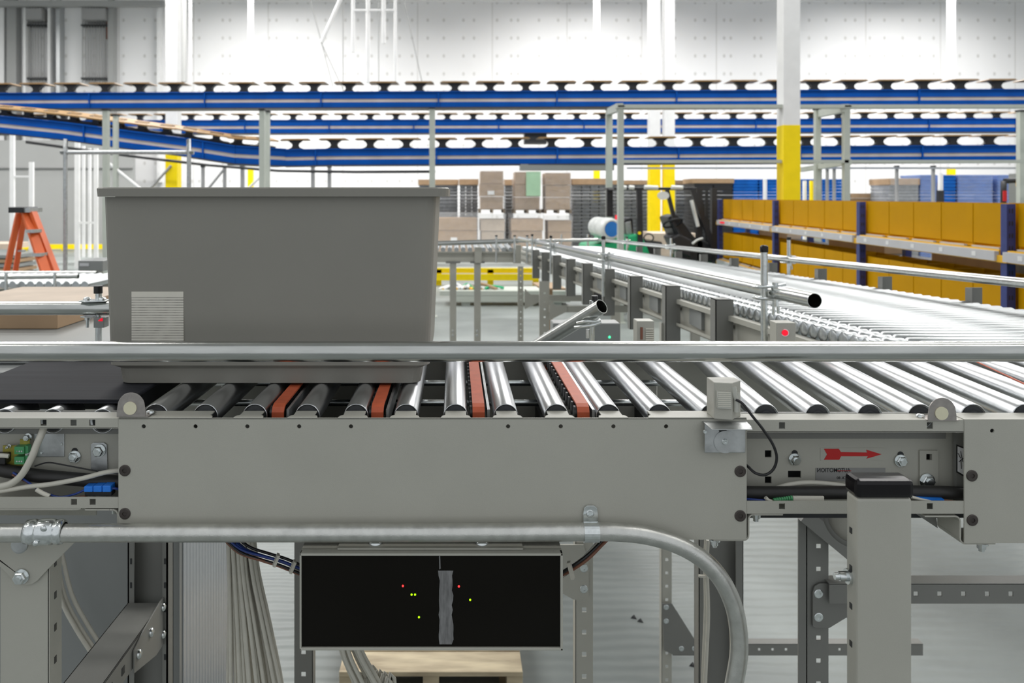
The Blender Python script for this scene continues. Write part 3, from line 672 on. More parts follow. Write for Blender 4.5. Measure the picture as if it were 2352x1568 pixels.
# ---- conduit under the guard
cd = thing('conduit', 'galvanised conduit below the side guard bending down at the right', 'conduit', P(900, 1224, 1.135))
pts = [(-260, 1224), (400, 1223.5), (1000, 1223), (1340, 1221), (1420, 1222), (1490, 1230), (1560, 1252), (1615, 1285), (1656, 1330), (1683, 1385), (1695, 1440), (1697, 1500), (1688, 1560), (1672, 1640)]
part('conduit_tube', MB().tube([P(a, c, 1.128) for a, c in pts], .0127, 28, 8), 'conduit', cd)
cp = MB(); xq = X(60, 1.128); zq = Z(1221, 1.128)
prof = [(0, .0135), (.001, .0165), (.012, .0175), (.016, .0150), (.018, .0172), (.022, .0182), (.036, .0182), (.040, .0172), (.042, .0150), (.045, .0172), (.050, .0176), (.0535, .0160), (.055, .0132)]
part('coupling', cp.lathe((xq, 1.128, zq), (xq + 1, 1.128, zq), prof, 36), 'zinc', cd)
mb = MB()
for a, c in ((100, 1213), (82, 1247)): mb.lathe(P(a, c, 1.1105), (X(a, 1.11), 1.0, Z(c, 1.11)), [(0, .004), (.0015, .004), (.0025, .002), (.0026, .0001)], 14)
part('set_screw', mb, 'zinc', cd)
part('locknut', MB().lathe(P(47, 1250, 1.145), (X(47, 1.145), 1.0, Z(1250, 1.145)), [(0, .012), (.004, .012), (.0045, .010), (.0046, .0001)], 18, False), 'galv', cd)
# pipe strap
sp_ = thing('pipe_strap', 'galvanised one-hole strap holding the conduit to the guard', 'strap', P(1357, 1200, 1.13))
mb = MB(); Yq = 1.1475
tab = [(1340, 1210), (1339, 1180), (1341, 1166), (1348, 1160), (1364, 1160), (1371, 1166), (1373, 1180), (1374, 1210)]
part('strap_tab', mb.prism([(X(a, Yq), Z(c, Yq)) for a, c in tab], Yq - .0015, Yq), 'zinc', sp_, bevel=.0003)
mb = MB(); cx0, cx1 = X(1342, 1.12), X(1377, 1.12); cyy, czz = 1.128, Z(1221.5, 1.128)
pr = []
for k in range(15):
    an = math.radians(70 + k * 14); pr.append((cyy + .0142 * math.cos(an), czz + .0142 * math.sin(an)))
pr2 = [(cyy + (a - cyy) * .91, czz + (b_ - czz) * .91) for a, b_ in pr]
for i in range(len(pr) - 1):
    mb.prism([pr[i], pr[i + 1], pr2[i + 1], pr2[i]], cx0, cx1, 'yz')
part('strap_band', mb, 'zinc', sp_)
part('bolt', button(MB(), 1355, 1179, Yq - .0015, .0055), 'zinc', sp_)

# ---- control box under the guard
cb = thing('control_box', 'grey box with a smoked window and small lit LEDs hanging under the guard', 'control box', P(990, 1493, 1.2))
Yb = 1.125; bx0, bx1, bz0, bz1 = X(688, Yb), X(1293, Yb), Z(1494, Yb), Z(1271, Yb); e = .0035
mb = MB().box(bx0, bx1, Yb + .012, Yb + .10, bz0, bz1)
mb.box(bx0, bx0 + e * .7, Yb, Yb + .012, bz0, bz1).box(bx1 - e, bx1, Yb, Yb + .012, bz0, bz1).box(bx0, bx1, Yb, Yb + .012, bz1 - e, bz1).box(bx0, bx1, Yb, Yb + .012, bz0, bz0 + e)
part('housing', mb, 'paint', cb, bevel=.0008)
wn_ = part('window', MB().box(bx0 + e * .7, bx1 - e, Yb + .004, Yb + .006, bz0 + e, bz1 - e), 'smoke', cb, 'smoked dark window')
rnd = random.Random(3)
L_, R_ = [], []
for k in range(19):
    zz = 1279 + k * 11.3; L_.append((1008 + rnd.uniform(-2, 2), zz)); R_.append((1039 + rnd.uniform(-2, 3), zz))
part('tape_strip', MB().prism([(X(a, Yb), Z(c, Yb)) for a, c in L_[3:] + R_[3:][::-1]], Yb + .0034, Yb + .004), 'tape', wn_)
part('tape_residue', MB().prism([(X(a, Yb), Z(c, Yb)) for a, c in [(1008, 1279), (1011, 1279), (1012, 1308), (1009, 1310)]], Yb + .0034, Yb + .004), 'tape', wn_)
for a, c, mm in ((925, 1348, 'led_r'), (1054, 1349, 'led_r'), (945, 1368, 'led_g'), (953, 1368, 'led_g'), (962, 1420, 'led_g'), (1080, 1380, 'led_g')):
    part('indicator_led', MB().cyl((X(a, Yb), Yb + .004, Z(c, Yb)), (X(a, Yb), Yb + .003, Z(c, Yb)), .0014, 10), mm, wn_)
zt_ = bz1
part('hanger_plate', MB().box(X(776, 1.14), X(1201, 1.14), 1.135, 1.20, zt_ + .0005, zt_ + .003), 'paint', cb, bevel=.001)
for a in (863, 1107):
    part('screw', MB().lathe((X(a, 1.152), 1.152, zt_ + .003), (X(a, 1.152), 1.152, zt_ + 1), [(0, .0105), (.002, .0105), (.006, .008), (.008, .004), (.0075, .0001)], 20), 'zinc', cb)

# cable bundles left and right of the box
def bundle(name, label, centers, r, n, m, rr, seed, cat='cable bundle', spread=None):
    rd = random.Random(seed); o = thing(name, label, cat, P(*centers[0]))
    kinds = m if isinstance(m, list) else [m]
    for k in range(n):
        a = rd.uniform(0, 2 * PI); q = rr * math.sqrt(rd.random()); pts = []
        for i, c in enumerate(centers):
            f = 1 if spread is None else spread[i]
            p = Vector(P(*c)); pts.append(p + Vector((math.cos(a) * q * f, math.sin(a) * q * f * .5, math.sin(a * 1.7) * q * (1 if spread is None else .3) * .6)))
            a += rd.uniform(-.25, .25)
        part('strand', MB().tube(pts, r, 7, 4), kinds[k % len(kinds)], o)
    return o
o = bundle('wire_bundle', 'blue, brown and black wires tied with white cable ties left of the control box', [(520, 1225, 1.20), (560, 1262, 1.19), (610, 1280, 1.185), (650, 1292, 1.185), (700, 1312, 1.19)], .0022, 8, ['cable_b', 'cable_br', 'black', 'black', 'cable_b'], .0085, 5)
for a, c in ((634, 1285), (672, 1300)):
    part('cable_tie', MB().bar(P(a + 6, c - 12, 1.172), P(a - 5, c + 14, 1.170), .010, .004), 'cable_w', o)
o = bundle('wire_bundle', 'white, blue and brown wires tied right of the control box', [(1395, 1225, 1.20), (1372, 1252, 1.19), (1340, 1285, 1.185), (1300, 1312, 1.19), (1280, 1325, 1.2)], .0028, 8, ['cable_b', 'cable_br', 'cable_w', 'black'], .010, 9)
part('cable_tie', MB().bar(P(1306, 1290, 1.170), P(1316, 1328, 1.168), .008, .005), 'cable_w', o)

# hanging network cable curtains
def curtain(label, spec, seed, n, r=.0028):
    rd = random.Random(seed); o = thing('cable_bundle', label, 'cable bundle', P(*spec[0][:3]))
    for k in range(n):
        u = (k + .5) / n - .5; pts = []; jy = rd.uniform(-.02, .02); a = rd.uniform(-1, 1)
        for (px, py, Y, w) in spec:
            pts.append((X(px + u * w + a * 2.5, Y), Y + jy, Z(py, Y)))
            a += rd.uniform(-.5, .5)
        part('strand', MB().tube(pts, r, 8, 4), 'cable_w', o)
    return o
curtain('wide bundle of off-white network cables hanging left of the control box', [(553, 1232, 1.36, 60), (560, 1320, 1.36, 70), (572, 1430, 1.36, 95), (588, 1600, 1.36, 135), (600, 1800, 1.36, 150), (610, 2960, 1.36, 170)], 11, 27, .0036)
curtain('flat bundle of off-white network cables slanting down from under the control box', [(800, 1470, 1.30, 50), (815, 1510, 1.31, 58), (850, 1580, 1.33, 70), (880, 1660, 1.35, 80), (930, 2900, 1.38, 90)], 12, 12, .0034)
curtain('pair of white cables hanging behind the left front leg', [(128, 1270, 1.70, 14), (150, 1370, 1.70, 18), (185, 1440, 1.70, 20), (222, 1500, 1.70, 16), (262, 1580, 1.70, 14), (290, 1700, 1.70, 14), (300, 1950, 1.70, 14), (300, 2450, 1.70, 14)], 13, 3, .0045)
cw = curtain('thin off-white cables tied along the wide right leg', [(1625, 1232, 1.60, 18), (1622, 1300, 1.60, 16), (1624, 1400, 1.60, 16), (1621, 1500, 1.60, 18), (1617, 1600, 1.60, 18), (1615, 1800, 1.6, 20), (1610, 2600, 1.6, 20)], 14, 3, .0036)
part('cable_tie', MB().bar(P(1605, 1322, 1.585), P(1640, 1325, 1.585), .006, .004), 'cable_w', cw)
# ================================================================== LEGS AND STRUCTURE BELOW
def leg(px0, px1, pytop, Y, parent, name='leg', flange=.02, side=1, holes=None, pitch=.0508, m='paint', depth=.04, hs=.011, cx_off=.5, htop=None):
    x0, x1 = X(px0, Y), X(px1, Y); z1 = Z(pytop, Y); rs = []
    if holes:
        xc = x0 + (x1 - x0) * cx_off; z = Z(holes, Y)
        while z > 0.05: rs.append((xc - hs / 2, xc + hs / 2, z - hs / 2, z + hs / 2)); z -= pitch
    mb = MB().plate(x0, x1, 0.0, z1, Y, Y + .0025, holes=rs)
    for s in ((-1, 1) if side == 0 else (side,)):
        xx = x0 if s < 0 else x1
        sl = [(Y + depth * .45, Y + depth * .6)]
        mb.box(xx - .0012, xx + .0012, Y, Y + depth, 0.0, z1)
    o = part(name, mb, m, parent)
    return o
# front left leg with its rounded gusset
fl = leg(1, 112, 1230, 1.17, tl, side=1, depth=.036)
each('slot', [(X(112, 1.17) - .0016, X(112, 1.17) + .0018, 1.184, 1.190, Z(1296 + k * 75, 1.17), Z(1312 + k * 75, 1.17)) for k in range(4)], 'black', fl)
gq = [(-60, 1243), (173, 1243), (170, 1247), (136, 1281), (112, 1305), (85, 1334), (72, 1342), (55, 1344), (40, 1341), (28, 1330), (-60, 1240)]
part('gusset', MB().prism([(X(a, 1.165), Z(c, 1.165)) for a, c in gq], 1.165, 1.168), 'paint', tl, bevel=.0006)
part('bolt', hexnut(MB(), 50, 1323, 1.164, .0085, .009, 1.35), 'zinc', tl)
# right front post with glossy cap
ps = thing('post', 'square grey post with a glossy black cap standing before the right channel', 'post', P(2030, 1568, 1.08))
Yp2 = 1.02; x0, x1 = X(1969, Yp2), X(2096, Yp2); dp = .030
hol = []
mb = MB().box(x0, x1, Yp2, Yp2 + dp, 0, Z(1144, Yp2))
part('tube', mb, 'paint', ps, bevel=.004)
each('slot', [(x0 - .0008, x0 + .001, Yp2 + .013, Yp2 + .019, Z(1236 + k * 88 - 13, Yp2), Z(1236 + k * 88, Yp2)) for k in range(4)], 'dark', ps)
part('cap', MB().box(x0 - .0022, x1 + .0022, Yp2 - .0022, Yp2 + dp + .0022, Z(1145, Yp2), Z(1101, Yp2)), 'cap', ps, 'glossy black end cap', bevel=.006)
part('bolt', MB().cyl((x0 - .014, Yp2 + .02, Z(1340, Yp2)), (x0, Yp2 + .02, Z(1340, Yp2)), .0062, 6).cyl((x0 - .004, Yp2 + .02, Z(1340, Yp2)), (x0, Yp2 + .02, Z(1340, Yp2)), .010, 20).cyl((x0 - .020, Yp2 + .02, Z(1340, Yp2)), (x0 - .014, Yp2 + .02, Z(1340, Yp2)), .0045, 12), 'zinc', ps)
part('bolt', MB().cyl((x1, Yp2 + .018, Z(1427, Yp2)), (x1 + .0055, Yp2 + .018, Z(1427, Yp2)), .0068, 6), 'zinc', ps)

# left rear leg, open channel, with sloping-away cross bar
Yl = 1.62
lr = part('leg', MB().box(X(293, Yl), X(385, Yl), Yl + .03, Yl + .033, 0, Z(1238, Yl)).box(X(293, Yl), X(293, Yl) + .003, Yl, Yl + .033, 0, Z(1238, Yl)).box(X(385, Yl) - .003, X(385, Yl), Yl, Yl + .033, 0, Z(1238, Yl))
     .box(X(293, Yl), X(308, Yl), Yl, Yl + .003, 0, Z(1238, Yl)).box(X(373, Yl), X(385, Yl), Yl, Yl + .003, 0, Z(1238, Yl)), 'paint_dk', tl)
each('slot', [(X(q, Yl), X(q + 4, Yl), Yl - .0008, Yl + .001, Z(1282 + 55 * k, Yl), Z(1295 + 55 * k, Yl)) for k in range(5) for q in (299, 377)], 'dark', lr)
zc2 = Z(1384, Yl); xL, xR = X(293, Yl), X(372, Yl)
mb = MB().box(xL, xR, 1.205, Yl, zc2 - .003, zc2); mb.box(xR - .003, xR, 1.205, Yl, zc2 - .048, zc2); mb.box(xL, xL + .003, 1.205, Yl, zc2 - .03, zc2)
cbx = part('cross_bar', mb, 'paint_dk', tl, bevel=.0008)
each('slot', [(xR - .001, xR + .0008, 1.43 - k * .0508 - .006, 1.43 - k * .0508 + .006, zc2 - .032, zc2 - .018) for k in range(5)], 'dark', cbx)
gz = [(1.47, zc2 - .012), (1.515, zc2 + .0), (1.60, zc2 + .012), (1.64, zc2 + .012), (1.64, zc2 - .085), (1.58, zc2 - .085), (1.47, zc2 - .055)]
part('gusset', MB().prism(gz, xR + .001, xR + .004, 'yz'), 'paint_dk', tl, bevel=.0008)
for yy, zz in ((1.49, -.030), (1.55, -.022), (1.615, -.006), (1.615, -.062)):
    mb = MB().lathe((xR + .004, yy, zc2 + zz), (xR + 1, yy, zc2 + zz), [(0, .0085), (.003, .0085), (.0045, .0065), (.006, .0035), (.0061, .0001)], 14)
    part('bolt', mb, 'zinc', tl)

# rear legs of the middle section
def brace_leg(px0, px1, pytop, Y, parent, hole, label=None, side=1, pitch=.0508, off=.5, m='paint_dk', hs=.0105):
    return leg(px0, px1, pytop, Y, parent, side=side, holes=hole, pitch=pitch, m=m, depth=.03, hs=hs, cx_off=off)
brace_leg(676, 718, 1243, 1.80, MID, 1497, side=1)
brace_leg(1322, 1362, 1243, 1.80, MID, 1400, side=-1, m='paint')
part('gusset', MB().prism([(X(a, 1.795), Z(c, 1.795)) for a, c in ((1262, 1250), (1340, 1250), (1352, 1290), (1352, 1372), (1330, 1376), (1318, 1376), (1262, 1345))], 1.793, 1.797), 'paint', MID)
for a, c in ((1341, 1304), (1341, 1352)): part('bolt', button(MB(), a, c, 1.793, .0095), 'zinc', MID)
# wide C leg and right rear leg
part('leg', MB().box(X(1605, 1.64), X(1708, 1.64), 1.67, 1.673, 0, Z(1238, 1.64)).box(X(1605, 1.64), X(1605, 1.64) + .003, 1.64, 1.673, 0, Z(1238, 1.64)).box(X(1705, 1.64), X(1708, 1.64), 1.64, 1.673, 0, Z(1238, 1.64))
     .box(X(1605, 1.64), X(1616, 1.64), 1.64, 1.643, 0, Z(1238, 1.64)).box(X(1690, 1.64), X(1708, 1.64), 1.64, 1.643, 0, Z(1238, 1.64)), 'paint_dk', MID, bevel=.001)
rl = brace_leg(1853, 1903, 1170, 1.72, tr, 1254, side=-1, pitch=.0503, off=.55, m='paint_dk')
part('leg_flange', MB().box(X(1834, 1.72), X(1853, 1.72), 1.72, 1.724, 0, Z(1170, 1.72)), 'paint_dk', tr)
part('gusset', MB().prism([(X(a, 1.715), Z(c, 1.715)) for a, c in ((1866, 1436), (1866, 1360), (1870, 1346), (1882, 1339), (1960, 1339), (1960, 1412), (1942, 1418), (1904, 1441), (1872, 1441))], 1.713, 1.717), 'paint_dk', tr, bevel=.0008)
for a, c in ((1880, 1363), (1935, 1363), (1880, 1417)): part('bolt', button(MB(), a, c, 1.713, .0098), 'zinc', tr)
Yc = 1.70; hs = []
x_ = X(1995, Yc)
while x_ < X(2830, Yc): hs.append((x_ - .0052, x_ + .0052, Z(1369, Yc), Z(1358, Yc))); x_ += .0515
mb = MB().plate(X(1905, Yc), X(2860, Yc), Z(1386, Yc), Z(1341, Yc), Yc, Yc + .003, holes=hs); mb.box(X(1905, Yc), X(2860, Yc), Yc, Yc + .036, Z(1341, Yc) - .001, Z(1341, Yc) + .0015)
part('cross_bar', mb, 'paint_dk', tr)
part('corner_brace', MB().bar(P(1845, 1180, 1.70), P(1960, 1275, 1.70), .02, .03), 'paint_dk', tr)
# motor drum housing under the right section
mh = thing('motor_housing', 'rounded grey motor housing below the right channel, half behind the capped post', 'motor', P(1950, 1250, 1.4))
part('housing', MB().lathe((X(1938, 1.36), 1.32, Z(1168, 1.36)), (X(2035, 1.36) , 1.44, Z(1240, 1.36)), [(0, .001), (0, .040), (.004, .044), (.05, .044), (.06, .036), (.16, .034), (.16, .001)], 32), 'paint', mh)
part('rim', MB().lathe((X(1934, 1.355), 1.315, Z(1165, 1.36)), (X(2035, 1.36), 1.44, Z(1240, 1.36)), [(0, .040), (0, .0475), (.005, .0475), (.005, .040)], 32), 'paint_dk', mh)

# ---- grey cabinet behind the left leg
cab = thing('cabinet', 'tall grey cabinet with a glossy ribbed right side behind the left leg', 'cabinet', (X(270, 1.80), 2.0, 0))
xC = X(412, 1.78)
part('cabinet_body', MB().box(xC - .80, xC, 1.78, 2.225, 0, ZC - .40), 'cabinet', cab, bevel=.003)
part('side_panel', MB().box(xC, xC + .002, 1.80, 2.22, .02, ZC - .41), 'ribbed', cab)
# ---- wooden pallet with boards on the floor
pl = thing('pallet', 'pale wooden pallet lying on the floor below the control box', 'pallet', (X(1040, 3.1), 3.2, 0))
zt3 = ZC - 1.80
xl_, xr_ = X(780, 2.98), X(1200, 2.98)
for k in range(5):
    y_ = 2.965 + k * .14
    part('deck_board', MB().box(xl_, xr_, y_, y_ + .133, zt3 - .018, zt3), 'wood', pl, bevel=.002)
for xx in (xl_, (xl_ + xr_) / 2 - .03, xr_ - .06): part('stringer', MB().box(xx, xx + .06, 2.97, 3.65, zt3 - .095, zt3 - .018), 'wood', pl)
for yy in (2.97, 3.25, 3.55): part('bottom_board', MB().box(xl_, xr_, yy, yy + .08, zt3 - .115, zt3 - .095), 'wood', pl)
each('bottom_skid', [(xl_, xl_ + .08, 2.97, 3.65, 0, zt3 - .115), (xr_ - .08, xr_, 2.97, 3.65, 0, zt3 - .115)], 'wood', pl)

# ================================================================== TOTE
tt = thing('tote', 'large dark grey plastic tote riding on the rollers, striped cream label low on its side', 'tote', (X(620, 1.305), 1.48, ZC - HT))
Yt = 1.305; xl, xr = X(247, Yt), X(984, Yt); XL, XR = X(236, Yt), X(1002, Yt); zb_ = ZC - HT; zt_ = Z(452, Yt); dY = .34
def loop(x0, x1, y0, y1, z, r=.02, n=5):
    pts = []
    for (cx, cy, a0) in ((x1 - r, y0 + r, -90), (x1 - r, y1 - r, 0), (x0 + r, y1 - r, 90), (x0 + r, y0 + r, 180)):
        for k in range(n + 1):
            a = math.radians(a0 + 90 * k / n); pts.append((cx + r * math.cos(a), cy + r * math.sin(a), z))
    return pts
def loft(loops, cap0=False, cap1=False, smooth=True):
    mb = MB(); n = len(loops[0]); vs = [p for l in loops for p in l]; fs = []
    for i in range(len(loops) - 1):
        for k in range(n): fs.append((i * n + k, i * n + (k + 1) % n, (i + 1) * n + (k + 1) % n, (i + 1) * n + k))
    mb.add(vs, fs, False)
    if cap0: mb.add(loops[0], [tuple(range(n - 1, -1, -1))])
    if cap1: mb.add(loops[-1], [tuple(range(n))])
    return mb
def tl_(z, off=0):
    f = (z - zb_) / (zt_ - zb_); a = xl + (XL - xl) * f; b_ = xr + (XR - xr) * f; d = .008 * f
    return loop(a + off, b_ - off, Yt - d + off, Yt + dY + d - off, z)
lo = [loop(xl + .014, xr - .014, Yt + .012, Yt + dY - .012, zb_ + .001), loop(xl + .010, xr - .010, Yt + .010, Yt + dY - .010, zb_ + .026), tl_(zb_ + .033), tl_(zt_), tl_(zt_, .0035), tl_(zb_ + .035, .0035)]
part('tote_body', loft(lo, True, True), 'tote', tt)
XL2, XR2 = X(212, 1.285), X(1030, 1.285); zr = Z(430, 1.285)
ro = [loop(XL2, XR2, 1.283, Yt + dY + .022, zt_ + .0005, .026), loop(XL2 - .001, XR2 + .001, 1.282, Yt + dY + .023, zr - .002, .026), loop(XL2 + .001, XR2 - .001, 1.284, Yt + dY + .021, zr, .026), loop(XL2 + .022, XR2 - .022, 1.305, Yt + dY, zr, .02), loop(XL2 + .022, XR2 - .022, 1.305, Yt + dY, zt_ - .002, .02)]
mb = loft(ro); a, b_ = ro[0], loop(XL + .002, XR - .002, Yt - .006, Yt + dY + .006, zt_ + .0005, .02); n = len(a)
mb.add(a + b_, [(k, k + n, (k + 1) % n + n, (k + 1) % n) for k in range(n)])
part('rim', mb, 'tote', tt)
part('label', MB().box(X(297, 1.292), X(417, 1.292), Yt - .0042, Yt + .001, Z(815, 1.292), Z(684, 1.292)), 'stripes', tt)
part('label_header', MB().box(X(297, 1.292), X(417, 1.292), Yt - .0046, Yt, Z(684, 1.292), Z(671, 1.292)), 'cream', tt)

# ================================================================== RAIL AT THE FAR SIDE OF THE FRONT CONVEYOR
fr_ = thing('guide_rail', 'galvanised guide pipe at far left ending behind the tote, held by a bolted clamp', 'guide rail', P(120, 708, 1.70))
Yg = 1.70; zg = Z(707.5, Yg)
part('pipe', MB().pipe((X(-260, Yg), Yg, zg), (X(300, Yg), Yg, zg), .0148, .013, 32), 'steel_pipe', fr_)
part('support_post', MB().cyl((X(224, Yg), Yg + .005, ZC - .40), (X(224, Yg), Yg + .005, Z(668, Yg)), .0068, 16), 'zinc', fr_)
part('post_cap', MB().cyl((X(223, Yg), Yg + .005, Z(674, Yg)), (X(223, Yg), Yg + .005, Z(657, Yg)), .0092, 14), 'black', fr_)
part('clamp_plate', MB().prism([(X(187, Yg), Yg - .012), (X(205, Yg), Yg - .022), (X(246, Yg), Yg - .012), (X(246, Yg), Yg + .018), (X(195, Yg), Yg + .014)], zg + .0150, zg + .0180, 'xy').prism([(X(190, Yg), Yg - .012), (X(205, Yg), Yg - .02), (X(222, Yg), Yg - .012), (X(220, Yg), Yg + .014), (X(195, Yg), Yg + .014)], zg - .0185, zg - .0155, 'xy'), 'zinc', fr_, bevel=.0008)
for q in (200, 235): part('bolt', MB().lathe((X(q, Yg), Yg, zg + .018), (X(q, Yg), Yg, ZC + 1), [(0, .008), (.003, .008), (.006, .005), (.0065, .0001)], 16), 'zinc', fr_)
mb = MB().cyl((X(201, Yg), Yg, zg - .018), (X(201, Yg), Yg, zg - .025), .007, 6).cyl((X(201, Yg), Yg, zg - .025), (X(201, Yg), Yg, zg - .042), .0035, 10)
part('bolt', mb, 'zinc', fr_)
ss = thing('photo_eye', 'small grey photo-eye lit red below the far left guide pipe', 'sensor', P(230, 740, 1.69))
part('sensor_body', MB().box(X(217, 1.69), X(241, 1.69), 1.685, 1.71, Z(752, 1.69), Z(729, 1.69)), 'cabinet', ss, bevel=.001)
part('lens', MB().prism([(X(226, 1.685), Z(736, 1.685)), (X(232, 1.685), Z(731, 1.685)), (X(236, 1.685), Z(730, 1.685)), (X(236, 1.685), Z(737, 1.685)), (X(227, 1.685), Z(737, 1.685))], 1.6835, 1.685), 'redlens', ss)
part('mount', MB().box(X(224, 1.69), X(230, 1.69), 1.69, 1.695, ZC - .34, Z(750, 1.69)), 'galv', ss)

# loose pipe pointing down to the left, on its own clamp post
lp = thing('guide_rail', 'short open-ended pipe sloping down to the left on a clamp post behind the transfer rollers', 'guide rail', P(1383, 703, 1.72))
p0, p1 = Vector(P(1382, 703.5, 1.72)), Vector(P(1215, 806, 1.90))
part('pipe', MB().pipe(p0, p1, .0162, .0150, 36), 'steel_pipe', lp)
part('support_post', MB().cyl(P(1360, 690, 1.76), (X(1360, 1.76), 1.76, ZC - .49), .0060, 14), 'zinc', lp)
part('post_cap', MB().cyl(P(1366, 694, 1.76), P(1366, 679, 1.76), .0072, 14), 'black', lp)
part('clamp', MB().tube([P(1320, 752, 1.74), P(1335, 750, 1.73), P(1360, 747, 1.725), P(1380, 740, 1.73)], .0035, 8).tube([P(1325, 742, 1.74), P(1345, 738, 1.73), P(1366, 738, 1.728), P(1378, 735, 1.735)], .0035, 8).cyl(P(1350, 756, 1.735), P(1350, 776, 1.735), .005, 6), 'zinc', lp)
for k, (a, a2, c, c2, red) in enumerate(((1463, 1503, 737, 790, 0), (1783, 1828, 741, 790, 1))):
    o = thing('photo_eye', ['grey ribbed photo-eye seen from behind just over the front guide pipe', 'photo-eye with glowing red lens at the near corner of the side conveyor'][k], 'sensor', P(a, 780, 1.66))
    part('sensor_body', MB().box(X(a, 1.655), X(a2, 1.655), 1.655, 1.69, ZC - .33, Z(c, 1.655)), 'paint', o, bevel=.0015)
    if red:
        part('lens_frame', MB().cyl(P(1803, 764, 1.655), P(1803, 764, 1.653), .0082, 20), 'white', o); part('lens', MB().cyl(P(1803, 764, 1.653), P(1803, 764, 1.651), .0062, 20), 'redlens', o)
    else:
        mb = MB()
        for q in range(6): mb.box(X(1484, 1.65), X(1502, 1.65), 1.652, 1.655, Z(757 + q * 5, 1.65), Z(754.5 + q * 5, 1.65))
        part('rib', mb, 'cream', o); part('lens', MB().box(X(1472, 1.65), X(1477, 1.65), 1.652, 1.656, Z(780, 1.65), Z(752, 1.65)), 'brownpaper', o)

# ================================================================== SIDE CONVEYOR running away from the camera
DX = -.0435; SL = -.030; HB = .264
def bxl(Y): return .915 - .0435 * (Y - 1.75)
def bxr(Y): return 1.682 - .0435 * (Y - 2.3)
def bz(Y): return ZC - (HB + .030 * Y)
sc_ = thing('roller_conveyor', 'long wide side conveyor of bright rollers running away towards the back', 'conveyor', (1.25, 4.5, 0))
rprof = None
YS, YE, PT = 1.70, 7.75, .0475; nR = int((YE - YS) / PT)
def broller(Y, n=14):
    mb = MB(); x0, x1 = bxl(Y), bxr(Y); L = x1 - x0; r = .0206; rb = .0165
    ang = -DX  # rollers square to the bed
    p0 = (x0, Y, bz(Y) - r); p1 = (x1, Y + 0.0435 * L, bz(Y) - r - .03 * .0435 * L)
    prof = [(0, .0001), (0, r * .85), (.002, r * .97), (.003, r), (.030, r), (.033, rb), (.040, rb), (.043, r), (.085, r), (.088, rb), (.095, rb), (.098, r), (L - .01, r), (L - .008, r * .5)]
    return mb.lathe(p0, p1, prof, n)
rest = MB()
for k in range(nR):
    Y = YS + k * PT
    if k < 98: part('roller', broller(Y, 18 if k < 30 else 12), 'roller_b', sc_)
    else:
        m_ = broller(Y, 8); rest.add(m_.v, m_.f, True)
o = part('roller_run', rest, 'roller_b', sc_); o['kind'] = 'stuff'
def sidebox(off0, off1, side, z0, z1, ya=YS, yb=YE, m='paint', name='side_frame', parent=None):
    f = bxl if side < 0 else bxr
    mb = MB(); vs = []
    for Y in (ya, yb):
        b_ = bz(Y)
        for (o_, zz) in ((off0, z0), (off1, z0), (off1, z1), (off0, z1)): vs.append((f(Y) + o_, Y, b_ + zz))
    mb.add(vs, [(0, 1, 2, 3), (7, 6, 5, 4), (0, 4, 5, 1), (1, 5, 6, 2), (2, 6, 7, 3), (3, 7, 4, 0)])
    return mb
fm = sidebox(-.028, -.002, -1, -.040, -.036); m2 = sidebox(-.030, -.027, -1, -.052, -.036); fm.add(m2.v, m2.f)
m2 = sidebox(-.006, -.002, -1, -.135, -.036); fm.add(m2.v, m2.f); m2 = sidebox(-.030, -.002, -1, -.138, -.134); fm.add(m2.v, m2.f); m2 = sidebox(-.030, -.027, -1, -.138, -.124); fm.add(m2.v, m2.f)
SF = part('side_frame', fm, 'paint', sc_)
part('side_frame', sidebox(-.006, .004, 1, -.16, -.012, ya=1.9), 'paint', sc_)
for k in range(60):
    Y = 2.0 + k * .0475 * 2
    x_ = bxr(Y) - .012; mb = MB().prism([(x_, Y), (x_ + .02, Y + .004), (x_ + .02, Y + .026), (x_, Y + .022)], bz(Y) - .014, bz(Y) - .010, 'xy')
    part('roller_pocket', mb, 'dark', sc_)
for k in range(9):      # upright U covers along the near side
    Y = 2.45 + .5 * k; x_ = bxl(Y) - .030
    mb = MB().box(x_ - .040, x_ + .016, Y, Y + .003, bz(Y) - .22, bz(Y) + .014).box(x_ - .040, x_ - .037, Y, Y + .05, bz(Y) - .22, bz(Y) + .014).box(x_ - .04, x_ + .010, Y, Y + .05, bz(Y) + .012, bz(Y) + .014)
    part('cover_bracket', mb, 'paint_dk', sc_)
    mb = MB().lathe((x_ + .03, Y + .02, bz(Y) - .075), (x_ - 1, Y + .02, bz(Y) - .075), [(0, .006), (.012, .006), (.012, .010), (.02, .010), (.021, .004), (.03, .004), (.0301, .0001)], 10)
    part('bolt', mb, 'zinc', sc_)
for k in range(6):
    Y = 2.72 + .5 * k; x_ = bxl(Y) - .006
    part('drive_card', MB().box(x_ - .012, x_, Y, Y + .14, bz(Y) - .120, bz(Y) - .060), 'cabinet', sc_)
for k in range(9):
    Y = 2.56 + .49 * k; x_ = bxr(Y)
    part('cover_bracket', MB().box(x_ - .002, x_ + .052, Y, Y + .003, bz(Y) - .20, bz(Y) + .042).box(x_ - .002, x_ + .001, Y - .03, Y, bz(Y) - .2, bz(Y) + .042), 'paint_dk', sc_)
